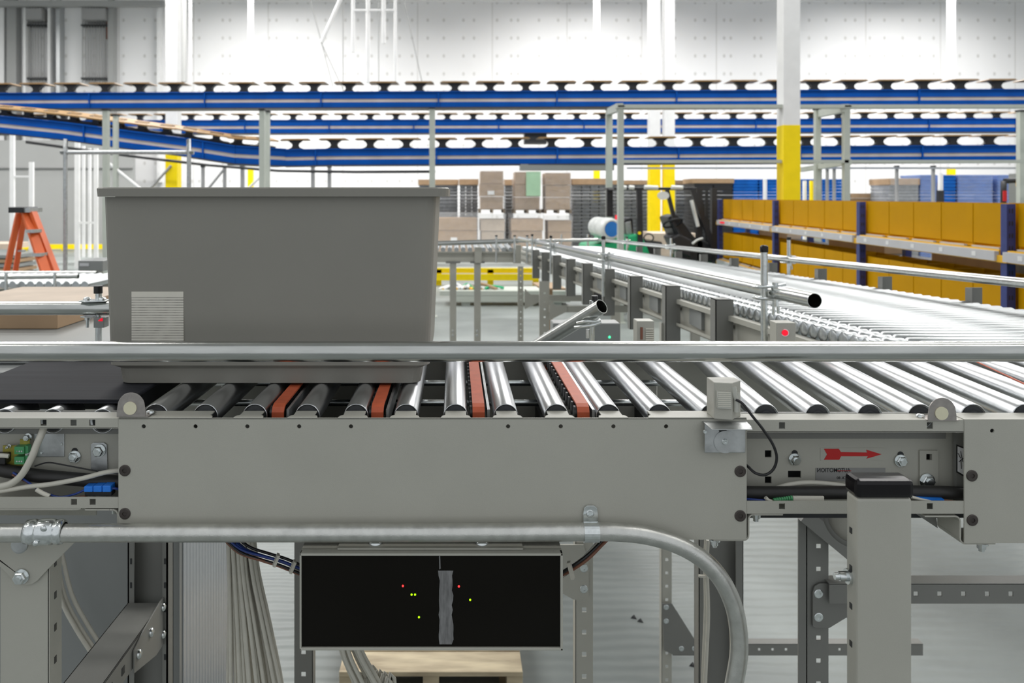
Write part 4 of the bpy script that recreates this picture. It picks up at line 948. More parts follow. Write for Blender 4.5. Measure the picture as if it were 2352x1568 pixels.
# branch legs
for (px, px2, Y, side) in ((1520, 1543, 2.98, -1), (1240, 1262, 5.0, -1), (1190, 1202, 6.6, -1)):
    l = leg(px, px2, CY + 1800 * (HB + .03 * Y + .13) / Y, Y, sc_, side=-1, holes=CY + 1800 * .62 / Y, pitch=.0508, m='paint', depth=.03, hs=.011)
for Y in (3.0, 5.0, 7.0):
    leg(CX + bxr(Y) / Y * F - 20, CX + bxr(Y) / Y * F, CY + 1800 * (HB + .03 * Y + .1) / Y, Y, sc_, side=-1, m='paint', depth=.03)
Yb2 = 2.97; hs = []; x_ = X(1590, Yb2)
while x_ < X(2010, Yb2): hs.append((x_ - .0048, x_ + .0048, Z(1494, Yb2), Z(1488, Yb2))); x_ += .0508
mb = MB().plate(X(1545, Yb2), X(2120, Yb2), Z(1505, Yb2), Z(1479, Yb2), Yb2, Yb2 + .003, holes=hs); mb.box(X(1545, Yb2), X(2120, Yb2), Yb2, Yb2 + .035, Z(1479, Yb2) - .001, Z(1479, Yb2) + .002)
part('cross_bar', mb, 'paint_dk', sc_)
part('gusset', MB().prism([(X(a, 2.96), Z(c, 2.96)) for a, c in ((1520, 1385), (1543, 1385), (1602, 1478), (1606, 1502), (1545, 1502), (1525, 1492))], 2.958, 2.962), 'paint_dk', sc_)
for a, c in ((1530, 1394), (1530, 1426), (1565, 1489), (1595, 1489)): part('bolt', button(MB(), a, c, 2.957, .010), 'zinc', sc_)
for (px, Y, py) in ((1262, 4.95, 705), (1205, 6.5, 680)):
    part('cross_bar', MB().box(X(px, Y), X(px, Y) + .6, Y, Y + .03, Z(py + 12, Y), Z(py - 2, Y)), 'paint', sc_)
    part('gusset', MB().prism([(X(px, Y), Z(py - 18, Y)), (X(px + 14, Y), Z(py - 4, Y)), (X(px + 40, Y), Z(py - 4, Y)), (X(px + 40, Y), Z(py + 10, Y)), (X(px, Y), Z(py + 30, Y))], Y - .006, Y - .002), 'paint', sc_)
part('control_module', MB().box(X(1270, 2.6), X(1425, 2.6), 2.6, 2.68, Z(790, 2.6), Z(742, 2.6)), 'cabinet', sc_, bevel=.004)
part('status_led', MB().cyl(P(1400, 774, 2.6), P(1400, 774, 2.598), .004, 10), 'led_c', sc_)

# guide rails of the side conveyor
def clamp(mb, x, y, z, s=1.0):
    for dz in (.013 * s, -.013 * s):
        mb.tube([(x - .022 * s, y + .004, z + dz), (x - .012 * s, y - .014 * s, z + dz * 1.1), (x + .012 * s, y - .016 * s, z + dz * 1.2), (x + .038 * s, y - .012 * s, z + dz * 1.4), (x + .055 * s, y - .004, z + dz * 1.5)], .0042 * s, 8, 3)
    mb.cyl((x + .026 * s, y - .014 * s, z + .026 * s), (x + .026 * s, y - .014 * s, z - .030 * s), .0075 * s, 12)
    mb.cyl((x + .026 * s, y - .014 * s, z - .026 * s), (x + .026 * s, y - .014 * s, z - .034 * s), .0085 * s, 6)
    mb.cyl((x + .022 * s, y - .014 * s, z - .034 * s), (x + .022 * s, y - .014 * s, z - .055 * s), .004 * s, 10).cyl((x + .034 * s, y - .012 * s, z - .034 * s), (x + .034 * s, y - .012 * s, z - .052 * s), .004 * s, 10)
    return mb
def rz_(Y, off): return bz(Y) + off
g1 = thing('guide_rail', 'open-ended galvanised guide pipe along the near side of the wide side conveyor', 'guide rail', P(1870, 690, 1.86))
a = P(1871, 690.5, 1.86); ye = 7.6; x1 = a[0] - .0435 * (ye - 1.86) + .02; z1 = a[2] - .028 * (ye - 1.86)
part('pipe', MB().pipe(a, (x1, ye, z1), .0178, .0165, 36), 'steel_pipe', g1)
def online(Y):
    t_ = (Y - 1.86) / (ye - 1.86); return a[0] + (x1 - a[0]) * t_, a[2] + (z1 - a[2]) * t_
for i, (Y, top) in enumerate(((2.08, 575), (3.93, 548), (5.55, 545), (6.5, 541))):
    xx, zz = online(Y); xx -= .028
    part('support_post', MB().cyl((xx, Y - .01, bz(Y) - .12), (xx, Y - .01, Z(top, Y)), .0088, 16), 'zinc', g1)
    part('post_cap', MB().lathe((xx, Y - .01, Z(top, Y) - .004), (xx, Y - .01, ZC + 5), [(0, .0105), (.014, .0105), (.018, .008), (.019, .0001)], 16), 'cap', g1)
    part('clamp', clamp(MB(), xx, Y, zz, 1.05), 'zinc', g1)
g2_ = thing('guide_rail', 'galvanised guide pipe along the far side of the wide side conveyor, before the orange bins', 'guide rail', P(2352, 650, 2.34))
ya, yb = 1.9, 7.9; pa = (bxr(ya) + .012, ya, bz(ya) + .076); pb = (bxr(yb) + .012, yb, bz(yb) + .060)
part('pipe', MB().pipe(pa, pb, .0152, .0135, 28), 'steel_pipe', g2_)
part('pipe', MB().pipe(pb, (X(960, 7.9), 7.9, pb[2] - .03), .0152, .0135, 20), 'steel_pipe', g2_)
for (px, top) in ((1812, 549), (1541, 545), (1440, 546)):
    c = (px - CX) / F; Y = (1.682 + .1 + .015) / (c + .0435); xx = X(px, Y)
    part('support_post', MB().cyl((xx, Y, bz(Y) - .12), (xx, Y, Z(top, Y)), .0088, 14), 'zinc', g2_)
    part('post_cap', MB().cyl((xx, Y, Z(top, Y) - .004), (xx, Y, Z(top, Y) + .010), .0102, 14), 'black', g2_)
    part('clamp', clamp(MB(), xx - .02, Y, bz(Y) + .068, .9), 'zinc', g2_)
for px in (1290, 1350):
    part('support_post', MB().cyl((X(px, 7.92), 7.92, ZC - .55), (X(px, 7.92), 7.92, Z(538, 7.92)), .010, 10), 'zinc', g2_)
# cross conveyor at the far end
cc = thing('roller_conveyor', 'short cross conveyor at the far end of the wide side conveyor, right of the tote', 'conveyor', (X(1050, 7.2), 7.2, 0))
Yx = 7.2; zx = Z(573, Yx)
xq0, xq1 = X(700, Yx), X(1188, Yx)
part('side_frame', MB().box(xq0, xq1, Yx, Yx + .02, Z(602, Yx), Z(580, Yx)).box(xq0, xq1, Yx - .02, Yx, Z(581, Yx), Z(577, Yx)).box(xq0, xq1, Yx - .02, Yx, Z(602, Yx), Z(590, Yx)), 'paint', cc)
x_ = xq0 + .03
while x_ < xq1:
    part('roller', MB().cyl((x_, Yx - .01, zx), (x_, Yx + .62, zx), .022, 12), 'roller_b', cc); x_ += .062
for px in (1040, 1096):
    l = part('leg', MB().box(X(px - 7, Yx), X(px + 8, Yx), Yx - .02, Yx + .02, 0, Z(604, Yx)), 'paint', cc)
    part('leg_head', MB().box(X(px - 16, Yx), X(px + 17, Yx), Yx - .03, Yx + .02, Z(604, Yx), Z(599, Yx)), 'paint_dk', cc)
    for c in (760, 770): part('bolt', button(MB(), px, c, Yx - .02, .012), 'zinc', cc)
part('cover_bracket', MB().box(X(1090, Yx), X(1106, Yx), Yx - .04, Yx, Z(603, Yx), Z(567, Yx)), 'paint', cc); part('cover_bracket', MB().box(X(1178, Yx), X(1196, Yx), Yx - .04, Yx, Z(604, Yx), Z(562, Yx)), 'paint', cc)
cg = thing('guide_rail', 'pale guide pipe in front of the short cross conveyor right of the tote', 'guide rail', P(1100, 555, 7.1))
part('pipe', MB().pipe(P(930, 561, 7.1), P(1190, 553, 7.1), .022, .02, 20), 'steel_pipe', cg)
for px in (1140, 1182, 1211):
    part('support_post', MB().cyl((X(px, 7.05), 7.05, ZC - .60), (X(px, 7.05), 7.05, Z(543, 7.05)), .011, 12), 'zinc', cg)
    part('post_cap', MB().cyl((X(px, 7.05), 7.05, Z(543, 7.05)), (X(px, 7.05), 7.05, Z(540, 7.05)), .012, 12), 'black', cg)
# ================================================================== HALL SHELL
YW_ = 32.0
struct('floor', MB().box(-34, 34, -10, YW_, -.2, 0), 'floor')
struct('wall_back', MB().box(-34, 34, YW_, YW_ + .3, 0, 12.5), 'wall')
struct('wall_left', MB().box(-34.3, -34, -10, YW_, 0, 12.5), 'wall')
struct('wall_right', MB().box(34, 34.3, -10, YW_, 0, 12.5), 'wall')
struct('ceiling', MB().box(-34, 34, -2, YW_, 12.2, 12.4), 'ceil')
struct('trim_1', MB().box(-34, 34, YW_ - .25, YW_ - .002, Z(3, 31.8), Z(-8, 31.8)), 'white')
struct('trim_2', MB().box(-34, X(380, 31.5), 31.2, 31.5, Z(16, 31.4), Z(4, 31.4)), 'greywall')
YP = 30.0
struct('wall_partition', MB().box(-22, X(306, YP), YP, YP + .2, 0, Z(322, YP)), 'greywall')
struct('trim_3', MB().box(-22, X(306, YP), YP - .1, YP, Z(386, YP), Z(382, YP)), 'midgrey')
# lamp housings at every lamp
for i, (x_, y_, z_, l_, w_, p_, s_) in enumerate(LAMPS):
    o = thing('ceiling_light', 'linear high-bay ceiling light above the hall, outside the picture', 'ceiling light', (x_, y_, z_), 'high bay ceiling lights')
    part('housing', MB().box(x_ - l_ / 2, x_ + l_ / 2, y_ - w_ / 2, y_ + w_ / 2, z_ + .03, z_ + .13), 'white', o)
    part('hanger', MB().box(x_ - .01, x_ + .01, y_ - .01, y_ + .01, z_ + .13, 12.2), 'dark', o)
# ================================================================== COLUMNS
def column(px0, px1, Y, label, zy=2.42, depth=None, top=12.2, group=None):
    x0, x1 = X(px0, Y), X(px1, Y); d = depth or (x1 - x0); zy = zy + .1
    o = thing('column', label, 'column', ((x0 + x1) / 2, Y + d / 2, 0), group)
    part('shaft', MB().box(x0, x1, Y, Y + d, zy, top), 'white', o)
    part('yellow_band', MB().box(x0 - .003, x1 + .003, Y - .003, Y + d, 0, zy), 'yellow', o, 'yellow painted lower half')
    return o
column(1800, 1838, 11.95, 'white and yellow square column right of centre standing behind the orange bins', Z(287, 11.95) - .1)
column(380, 407, 19.0, 'white column with yellow foot behind the left end of the blue tracks', Z(352, 19.0) - .1)
column(1493, 1517, 21.5, 'left one of the two close white and yellow columns behind the truck mast', Z(372, 21.5) - .1)
column(1527, 1550, 21.3, 'right one of the two close white and yellow columns behind the truck mast', Z(372, 21.3) - .1)
column(569, 580, 28, 'slim white column with yellow foot seen above the left part of the tote', 2.88)
column(1365, 1378, 28, 'slim white column with yellow foot above the wrapped pallets', 2.88)
column(2182, 2195, 28, 'slim white column against the back wall at the right', 2.88)
def pole(name, label, cat, pts, Y, r, m, group=None):
    return solo(name, MB().tube([P(a, c, Y) for a, c in pts], r, 10, 1), m, label, cat, group)
pole('riser_pipe', 'thin bright white pipe right of the left white column', 'pipe', [(437, -40), (437, 188)], 24, .045, 'white')
pole('riser_pipe', 'grey-white downpipe between the left column and the thin bright pipe', 'pipe', [(420, -40), (420, 188)], 29, .14, 'greywall')
pole('diagonal_brace', 'bright white diagonal rod hanging above the tote', 'brace', [(738, 98), (980, -450)], 20.5, .055, 'white')
for i, (a, c0, r) in enumerate(((811, 120, .05), (845, 190, .055), (881, 100, .055), (908, 190, .04))):
    pole('hanger_pipe', ['first', 'second', 'third', 'fourth'][i] + ' from left of the four upright white pipes above the tote', 'pipe', [(a, -450), (a, c0)], 20.5, r, 'white', None)
pole('hanger_bar', 'white horizontal bar joining the upright pipes above the tote', 'pipe', [(811, 24), (912, 24)], 20.5, .035, 'white')
for i, (pts, lb) in enumerate((([(596, -450), (765, 200)], 'thin grey wire slanting down left of the upright white pipes'), ([(790, -450), (788, 205)], 'thin grey upright wire left of the white pipes'), ([(738, 98), (790, 210)], 'thin grey wire slanting down from the diagonal rod'), ([(830, -450), (975, 215)], 'thin grey wire slanting down right of the white pipes'), ([(868, -450), (870, 210)], 'thin grey wire between the upright white pipes'))):
    pole('hanger_wire', lb, 'wire', pts, 20.5, .012, 'greywall')
# ducts and racks high on the left part of the back wall
for i, (a, b_, m) in enumerate(((0, 12, 'white'), (18, 40, 'greywall'), (56, 62, 'white'), (112, 118, 'white'), (132, 140, 'galv'), (250, 262, 'greywall'), (362, 368, 'white'))):
    solo('wall_duct', MB().box(X(a, 31.7), X(b_, 31.7), 31.6, 32, 2.5, 11.5), m, ['pale', 'grey', 'second pale', 'third pale', 'steel', 'wide grey', 'last pale'][i] + ' upright duct on the dim left end of the back wall', 'duct')
for i, (a, b_) in enumerate(((62, 104), (190, 250))):
    o = thing('ladder_rack', ['narrow', 'wide'][i] + ' steel rack of upright pipes high on the left of the back wall', 'rack', (X((a + b_) / 2, 31.8), 31.8, 2.5))
    mb = MB(); q = a
    while q < b_: mb.cyl(P(q, 190, 31.8), P(q, 10, 31.8), .027, 6); q += 6.5
    part('uprights', mb, 'greywall', o)
    for c in (58, 180): part('cross_rail', MB().box(X(a - 4, 31.7), X(b_ + 6, 31.7), 31.68, 32.0, Z(c + 2, 31.7), Z(c - 2, 31.7)), 'dark', o)
    part('valve_box', MB().box(X(a, 31.5), X(b_ - 6, 31.5), 31.4, 32, Z(46, 31.5), Z(20, 31.5)), 'midgrey', o)
solo('wall_pipe', MB().tube([P(248, 10, 31.9), P(248, 90, 31.9)], .09, 10, 1), 'brownpaper', 'short rust-brown pipe high on the left of the back wall', 'pipe')
solo('wall_pipe', MB().tube([P(132, 0, 31.95), P(132, 190, 31.95)], .04, 10, 1), 'dark', 'thin dark upright pipe on the left of the back wall', 'pipe')

# ================================================================== SORTER LINES
def sorter(label, path, pitch, tag_, hb=.345, first=0.0, bankz=0.0, gapcol=None, hped=.185, flat=False, tray_w=.60, depth=.42, phase=0.0):
    """path: list of (x, y, z of the beam bottom)"""
    P3 = [Vector(p) for p in path]
    o = thing('tray_sorter', label, 'tray sorter', tuple(P3[len(P3) // 2]))
    L = [0]
    for i in range(len(P3) - 1): L.append(L[-1] + (P3[i + 1] - P3[i]).length)
    def at(s):
        for i in range(len(P3) - 1):
            if s <= L[i + 1] or i == len(P3) - 2:
                t = (s - L[i]) / (L[i + 1] - L[i]); d = (P3[i + 1] - P3[i]).normalized(); return P3[i] + (P3[i + 1] - P3[i]) * t, d
    def run(z0, z1, y0, y1, name, m, par=o):
        mb = MB()
        for i in range(len(P3) - 1):
            a, b_ = P3[i], P3[i + 1]; d = (b_ - a).normalized(); nrm = Vector((-d.y, d.x, 0)).normalized()
            vs = []
            for p in (a, b_):
                for (q, zz) in ((y0, z0), (y1, z0), (y1, z1), (y0, z1)): vs.append(p + nrm * q + Vector((0, 0, zz)))
            mb.add(vs, [(0, 1, 2, 3), (7, 6, 5, 4), (0, 4, 5, 1), (1, 5, 6, 2), (2, 6, 7, 3), (3, 7, 4, 0)])
        return part(name, mb, m, par)
    h = hb
    run(h * .60, h * .95, -.02, .02, 'upper_track', 'blue'); run(h * .95, h, -.06, .06, 'track_flange', 'blue'); run(h * .57, h * .61, -.03, .02, 'track_flange', 'blue')
    run(h * .37, h * .57, -.012, .02, 'side_guide', 'trackstrip'); run(0.02, h * .37, -.02, .02, 'lower_track', 'blue'); run(0.0, .02, -.05, depth, 'bottom_plate', 'carrier')
    run(.02, h * .9, depth - .03, depth, 'far_track', 'blue')
    # joints
    s = .6
    while s < L[-1]:
        p, d = at(s); part('track_joint', MB().box(p.x - .015, p.x + .015, p.y - .05, p.y - .02, p.z + .02, p.z + h), 'blue', o); s += 2.42
    # tray carriers
    s = phase; proto = None; rnd_ = random.Random(5)
    def mk():
        t_ = bpy.data.objects.new('x', None); mb = MB(); w = tray_w / 2
        if flat: return mb.box(-w, w, .02, depth - .02, hped + .004, hped + .03)
        mb.prism([(-w, hped + .004), (w, hped + .004), (w - .05, hped + .030), (-w + .05, hped + .030)], .02, depth - .02)
        return mb
    tray_me = mk().mesh('tray_carrier'); tray_me.materials.append(M['traywood'])
    pm = MB(); q = [(-.30, .0), (.30, .0), (.30, .012), (.14, .020), (.085, .045), (.062, .085), (.075, .125), (.12, .160), (.24, hped - .004), (.24, hped + .006), (-.24, hped + .006), (-.24, hped - .004), (-.12, .160), (-.075, .125), (-.062, .085), (-.085, .045), (-.14, .020), (-.30, .012)]
    q = [(a, c * hped / .185 if c < hped - .01 else c) for a, c in q]
    q = [(a * (.62 if abs(a) > .2 else 1), c) for a, c in q]; pm.prism(q, .14, .26); pm.box(-pitch / 2, pitch / 2, .12, .28, -.02, .012)
    ped_me = pm.mesh('pedestal'); ped_me.materials.append(M['carrier'])
    while s < L[-1]:
        p, d = at(s)
        a = bpy.data.objects.new('tray_carrier', tray_me); COL.objects.link(a); a.parent = o
        rot = Matrix.Rotation(math.atan2(d.y, d.x), 4, 'Z') @ Matrix.Rotation(-math.asin(max(-1, min(1, d.z))), 4, 'Y')
        if bankz: rot = rot @ Matrix.Rotation(bankz, 4, 'X')
        a.matrix_local = Matrix.Translation(p + Vector((0, 0, h)) - o.location) @ rot
        b_ = bpy.data.objects.new('pedestal', ped_me); COL.objects.link(b_); b_.parent = a
        s += pitch
    return o
def pz(px, py, Y): return (X(px, Y), Y, Z(py, Y))
sorter('upper blue tray sorter track nearest the camera, crossing the whole picture', [pz(-120, 252, 16.4), pz(2470, 244, 15.7)], .735, 'a', hb=.345, phase=.32)
sorter('middle blue tray sorter track seen just under the top one, farther back', [pz(-60, 309, 22.6), pz(2470, 304, 22.0)], .742, 'b', hb=.40, phase=.3, hped=.165)
sorter('lowest blue tray sorter track, level from the kink rightwards', [pz(655, 383, 15.6), pz(760, 381, 15.75), pz(2470, 372, 15.6)], .735, 'c', hb=.345, phase=.2)
ic = sorter('rising curved blue tray sorter track at the left', [pz(-120, 295, 15.6), pz(140, 322, 15.2), pz(300, 344, 14.9), pz(430, 361, 14.8), pz(540, 378, 15.0), pz(655, 383, 15.6)], .50, 'd', hb=.36, phase=.15, bankz=.22, tray_w=.515, flat=True, hped=.12)
# drive units and small gear on the tracks
solo('drive_unit', MB().box(X(1205, 22.4), X(1256, 22.4), 22.4, 22.8, Z(330, 22.4), Z(306, 22.4)), 'carrier', 'dark drive unit under the middle track above the wrapped pallets', 'drive unit')
solo('cable_tray', MB().box(X(1195, 15.7), X(1410, 15.7), 15.66, 15.98, Z(391, 15.7), Z(377, 15.7)), 'cabinet', 'dark grey cable tray under the lowest blue track in the centre', 'cable tray')
solo('cable_tray', MB().box(X(1440, 18.5), X(2452, 18.5), 18.44, 18.56, Z(388, 18.5), Z(384, 18.5)), 'galv', 'thin steel cable ladder under the lowest blue track at right', 'cable tray')
solo('pipe_run', MB().tube([P(60, 326, 18.5), P(330, 362, 18.5), P(640, 392, 18.5), P(1000, 394, 18.5)], .035, 8, 2), 'carrier', 'dark pipe run under the rising blue track', 'pipe')

# ================================================================== PLATFORM POSTS AND BEAMS (pale green-grey)
def gpost(px0, px1, top, Y, label, cat='post', foot=0, name='platform_post', m='green_grey'):
    o = thing(name, label, cat, (X((px0 + px1) / 2, Y), Y, 0))
    part('shaft', MB().box(X(px0, Y), X(px1, Y), Y, Y + .09, foot, Z(top, Y)), m, o)
    part('cap_plate', MB().box(X(px0 - 1, Y), X(px1 + 1, Y), Y - .02, Y + .11, Z(top, Y), Z(top - 4, Y)), 'dark', o)
    part('base_plate', MB().box(X(px0 - 5, Y), X(px1 + 5, Y), Y - .05, Y + .14, foot, foot + .015), m, o)
    return o
gpost(235, 247, 254, 12.6, 'pale post at far left before the rising track, left one of a close pair')
gpost(259, 268, 266, 14.2, 'pale slimmer post at far left, right one of a close pair')
gpost(595, 607, 254, 12.6, 'pale post above the left half of the tote, left one of a close pair')
gpost(608, 618, 258, 14.2, 'pale slimmer post above the left half of the tote, right one of a close pair')
gpost(986, 999, 250, 12.6, 'pale post above the right end of the tote')
gpost(1420, 1433, 246, 12.0, 'pale post under the left end of the platform beam, left of the truck')
gpost(1393, 1407, 252, 14.6, 'pale post just behind and left of the platform beam end')
gpost(1940, 1953, 246, 12.0, 'pale post right of the big yellow column')
gpost(1874, 1886, 252, 13.4, 'short-looking pale post between the big yellow column and the right pale post')
gpost(2343, 2356, 256, 12.6, 'pale post cut by the right picture edge')
for i, (a, b_) in enumerate(((462, 468), (512, 518), (552, 560), (714, 722), (752, 760), (1878, 1888), (1900, 1904), (1916, 1920), (2060, 2064), (2144, 2148))):
    gpost(a, b_, 384, 18.5, ['first', 'second', 'third', 'fourth', 'fifth', 'sixth', 'seventh', 'eighth', 'ninth', 'tenth'][i] + ' from left of the slim grey posts under the lowest blue track', name='track_post', m='midgrey')
pb_ = thing('platform_beam', 'long pale horizontal beam crossing in front of the upper blue track at right', 'beam', P(1880, 244, 12.0))
part('beam', MB().box(X(1416, 12), X(2460, 12), 11.98, 12.12, Z(248, 12), Z(240, 12)), 'green_grey', pb_)
part('return_beam', MB().bar(P(1424, 246, 12), P(1400, 256, 14.6), .10, .12).bar(P(1942, 248, 12), P(1878, 262, 13.6), .10, .12), 'green_grey', pb_)
solo('platform_beam', MB().box(X(1433, 12), X(2460, 12), 12.0, 12.1, Z(374, 12), Z(367, 12)), 'green_grey', 'lower pale horizontal beam under the lowest blue track at right', 'beam')
solo('platform_brace', MB().bar(P(1950, 372, 12), P(1840, 390, 14.5), .08, .08), 'green_grey', 'pale brace running back from the lower beam beside the big yellow column', 'brace')
for i, (pts, lb) in enumerate((([(465, 450), (515, 388)], 'slim diagonal brace left of the third slim post'), ([(335, 445), (393, 380)], 'diagonal brace before the left yellow column foot'), ([(250, 375), (575, 639)], 'white diagonal brace right of the far left post pair'), ([(556, 447), (612, 392)], 'pale diagonal brace under the kink of the blue track'))):
    pole('diagonal_brace', lb, 'brace', pts, (18.5, 18.98, 14.25, 18.5)[i], .03, 'white' if i in (2, 3) else 'midgrey')

# ================================================================== LEFT BACKGROUND
def ladder():
    Y = 6.6; o = thing('step_ladder', 'orange fibreglass step ladder standing open at the left', 'ladder', (X(68, Y), Y, 0))
    def pt(px, py, dy=0): return Vector(P(px, py, Y + dy))
    def ext(a, b_, zt):   # extend a->b down to z = zt
        t_ = (a.z - zt) / (a.z - b_.z); return a + (b_ - a) * t_
    def rail(a, b_, w, d, name='rail'):
        e_ = ext(a, b_, .0); return part(name, MB().bar(a, e_, w, d), 'ladder', o)
    f1 = rail(pt(60, 487, -.05), pt(104, 622, -.22), .075, .03); f2 = rail(pt(76, 487, -.05), pt(126, 618, -.10), .06, .03)
    rail(pt(44, 487, .05), pt(15, 622, .22), .045, .03); rail(pt(56, 492, .05), pt(36, 618, .34), .04, .03)
    part('top_cap', MB().box(X(37, Y), X(70, Y), Y - .12, Y + .12, Z(488, Y), Z(475, Y)), 'dark', o, bevel=.006); part('top_bracket', MB().box(X(68, Y), X(83, Y), Y - .10, Y + .1, Z(487, Y), Z(477, Y)), 'galv', o)
    for k in range(6):
        py = 528 + 52 * k; dx = (py - 487) / 135 * 44
        part('tread', MB().box(X(60 + dx * 1.08, Y - .1), X(78 + dx * 1.12, Y - .1), Y - .20 - .1 * k * .3, Y - .08, Z(py + 4, Y), Z(py - 3, Y)), 'galv', o)
        part('spreader_bar', MB().box(X(43 - (py - 487) * .2, Y + .1), X(54 - (py - 487) * .14, Y + .1), Y + .2, Y + .23, Z(py + 2, Y), Z(py - 2, Y)), 'galv', o)
    part('sticker', MB().bar(pt(62, 500, -.075), pt(72, 530, -.115), .045, .002), 'white', f1); part('sticker', MB().bar(pt(74, 537, -.135), pt(78, 549, -.145), .040, .002), 'white', f1)
    part('warning_sticker', MB().bar(pt(85, 570, -.165), pt(93, 592, -.19), .035, .002), 'yellow', f1)
ladder()
def wpost(px, w, top, Y, label, bot=0, m='white', name='white_post'):
    o = thing(name, label, 'post', (X(px, Y), Y, 0)); part('shaft', MB().box(X(px, Y), X(px + w, Y), Y, Y + .06, bot, Z(top, Y)), m, o); return o
wp = wpost(22, 10, 308, 20, 'white post left of the step ladder')
wpost(66, 10, 372, 20, 'white post rising behind the step ladder')
part('rung', MB().box(X(32, 20), X(66, 20), 20.01, 20.05, Z(407, 20), Z(403, 20)), 'white', wp)
wq = wpost(171, 11, 318, 21, 'tall white post at the left of the upright frame group')
wpost(188, 6, 335, 25, 'slim white post second in the group left of the tote'); wpost(202, 6, 340, 25, 'slim white post third in the group left of the tote'); wpost(215, 9, 340, 21, 'white post nearest the tote in the group at left')
part('rung', MB().box(X(182, 21), X(215, 21), 21.01, 21.05, Z(514, 21), Z(509, 21)), 'white', wq)
gf = thing('gantry', 'galvanised pipe frame arching over the far left conveyor', 'frame', P(290, 350, 7.0))
part('pipe', MB().tube([(X(150, 7), 7, 0), P(150, 360, 7), P(152, 352, 7), P(160, 350, 7), P(425, 350, 7), P(432, 352, 7), P(434, 360, 7), (X(434, 7), 7, 0)], .019, 10, 2), 'galv', gf)
yb_ = thing('floor_barrier', 'low yellow barrier along the foot of the grey partition at left', 'barrier', (X(150, 28), 28, 0))
part('rail', MB().box(X(50, 28), X(245, 28), 28, 28.1, Z(572, 28), Z(561, 28)), 'yellow', yb_)
for px in (55, 140, 235): part('barrier_post', MB().box(X(px, 28), X(px + 6, 28), 28.02, 28.08, 0, Z(570, 28)), 'yellow', yb_)
fb = thing('floor_barrier', 'low yellow barrier behind the far left conveyor', 'barrier', (X(215, 17.5), 17.5, 0))
part('rail', MB().box(X(150, 17.5), X(330, 17.5), 17.5, 17.6, Z(639, 17.5), Z(627, 17.5)), 'yellow', fb); part('barrier_post', MB().box(X(200, 17.5), X(208, 17.5), 17.51, 17.59, 0, Z(630, 17.5)), 'yellow', fb)
# the rolled goods at the far left edge
solo('cardboard_sheet', MB().box(X(-60, 23), X(22, 23), 23, 24.2, Z(572, 23), Z(560, 23)).box(X(-40, 23), X(-20, 23), 23.1, 23.3, 0, Z(572, 23)), 'card2', 'pale cardboard sheet on a stand at the left edge behind the ladder', 'cardboard')
sb = thing('sheet_stack', 'stack of boards behind the step ladder', 'stack', (X(20, 19), 19, 0))
for k in range(5): part('board', MB().box(X(-60, 19), X(42 - k * 2, 19), 19, 19.9, .11 * k, .11 * k + .08), 'card' if k % 2 else 'cabinet', sb)
# far left conveyor
lc = thing('roller_conveyor', 'low roller conveyor at the far left behind the front line', 'conveyor', (X(80, 4.6), 4.6, 0))
Yq = 4.4; zq_ = Z(655, Yq)
xa, xb = X(-140, Yq), X(205, Yq)
x_ = xa
while x_ < xb: part('roller', MB().cyl((x_, Yq + .01, zq_), (x_ + .02, Yq + .50, zq_), .021, 12), 'roller_b', lc); x_ += .0508
part('side_frame', MB().box(xa, xb, Yq, Yq + .004, Z(684, Yq), Z(662, Yq)).box(xa, xb, Yq - .025, Yq, Z(663, Yq), Z(661, Yq)).box(xa, xb, Yq - .025, Yq, Z(685, Yq), Z(683, Yq)).box(xa, xb, Yq - .025, Yq - .022, Z(685, Yq), Z(675, Yq)), 'paint', lc)
part('side_frame', MB().box(xa, xb, Yq + .51, Yq + .514, Z(684, Yq), Z(653, Yq)), 'paint', lc)
part('end_bracket', MB().box(xb, xb + .06, Yq - .03, Yq + .05, Z(690, Yq), Z(657, Yq)), 'dark', lc)
for px in (-100, 190): part('leg', MB().box(X(px, Yq), X(px + 18, Yq), Yq, Yq + .04, 0, Z(684, Yq)), 'paint', lc)
lg = thing('guide_rail', 'pair of galvanised pipes along the far left conveyor', 'guide rail', P(100, 635, 4.4))
part('pipe', MB().pipe(P(-140, 638, 4.38), P(180, 634, 4.38), .0135, .012, 20), 'steel_pipe', lg); part('pipe', MB().pipe(P(-140, 627, 4.95), P(222, 627, 4.95), .0135, .012, 20), 'steel_pipe', lg)
for px in (14, 126): part('support_post', MB().cyl(P(px, 700, 4.35), P(px, 628, 4.35), .009, 12), 'zinc', lg)
gt = thing('small_tote', 'small dark grey tote with a handle slot standing left of the big tote', 'tote', P(207, 620, 5.2))
part('box_body', MB().box(X(179, 5.2), X(236, 5.2), 5.2, 5.45, Z(623, 5.2), Z(598, 5.2)), 'cabinet', gt, bevel=.006); part('handle_slot', MB().box(X(182, 5.19), X(203, 5.19), 5.193, 5.2, Z(611, 5.2), Z(604, 5.2)), 'lightstrip', gt)
part('shelf_bracket', MB().box(X(185, 5.3), X(191, 5.3), 5.28, 5.34, 0, Z(623, 5.3)).box(X(225, 5.3), X(231, 5.3), 5.28, 5.34, 0, Z(623, 5.3)), 'galv', gt)
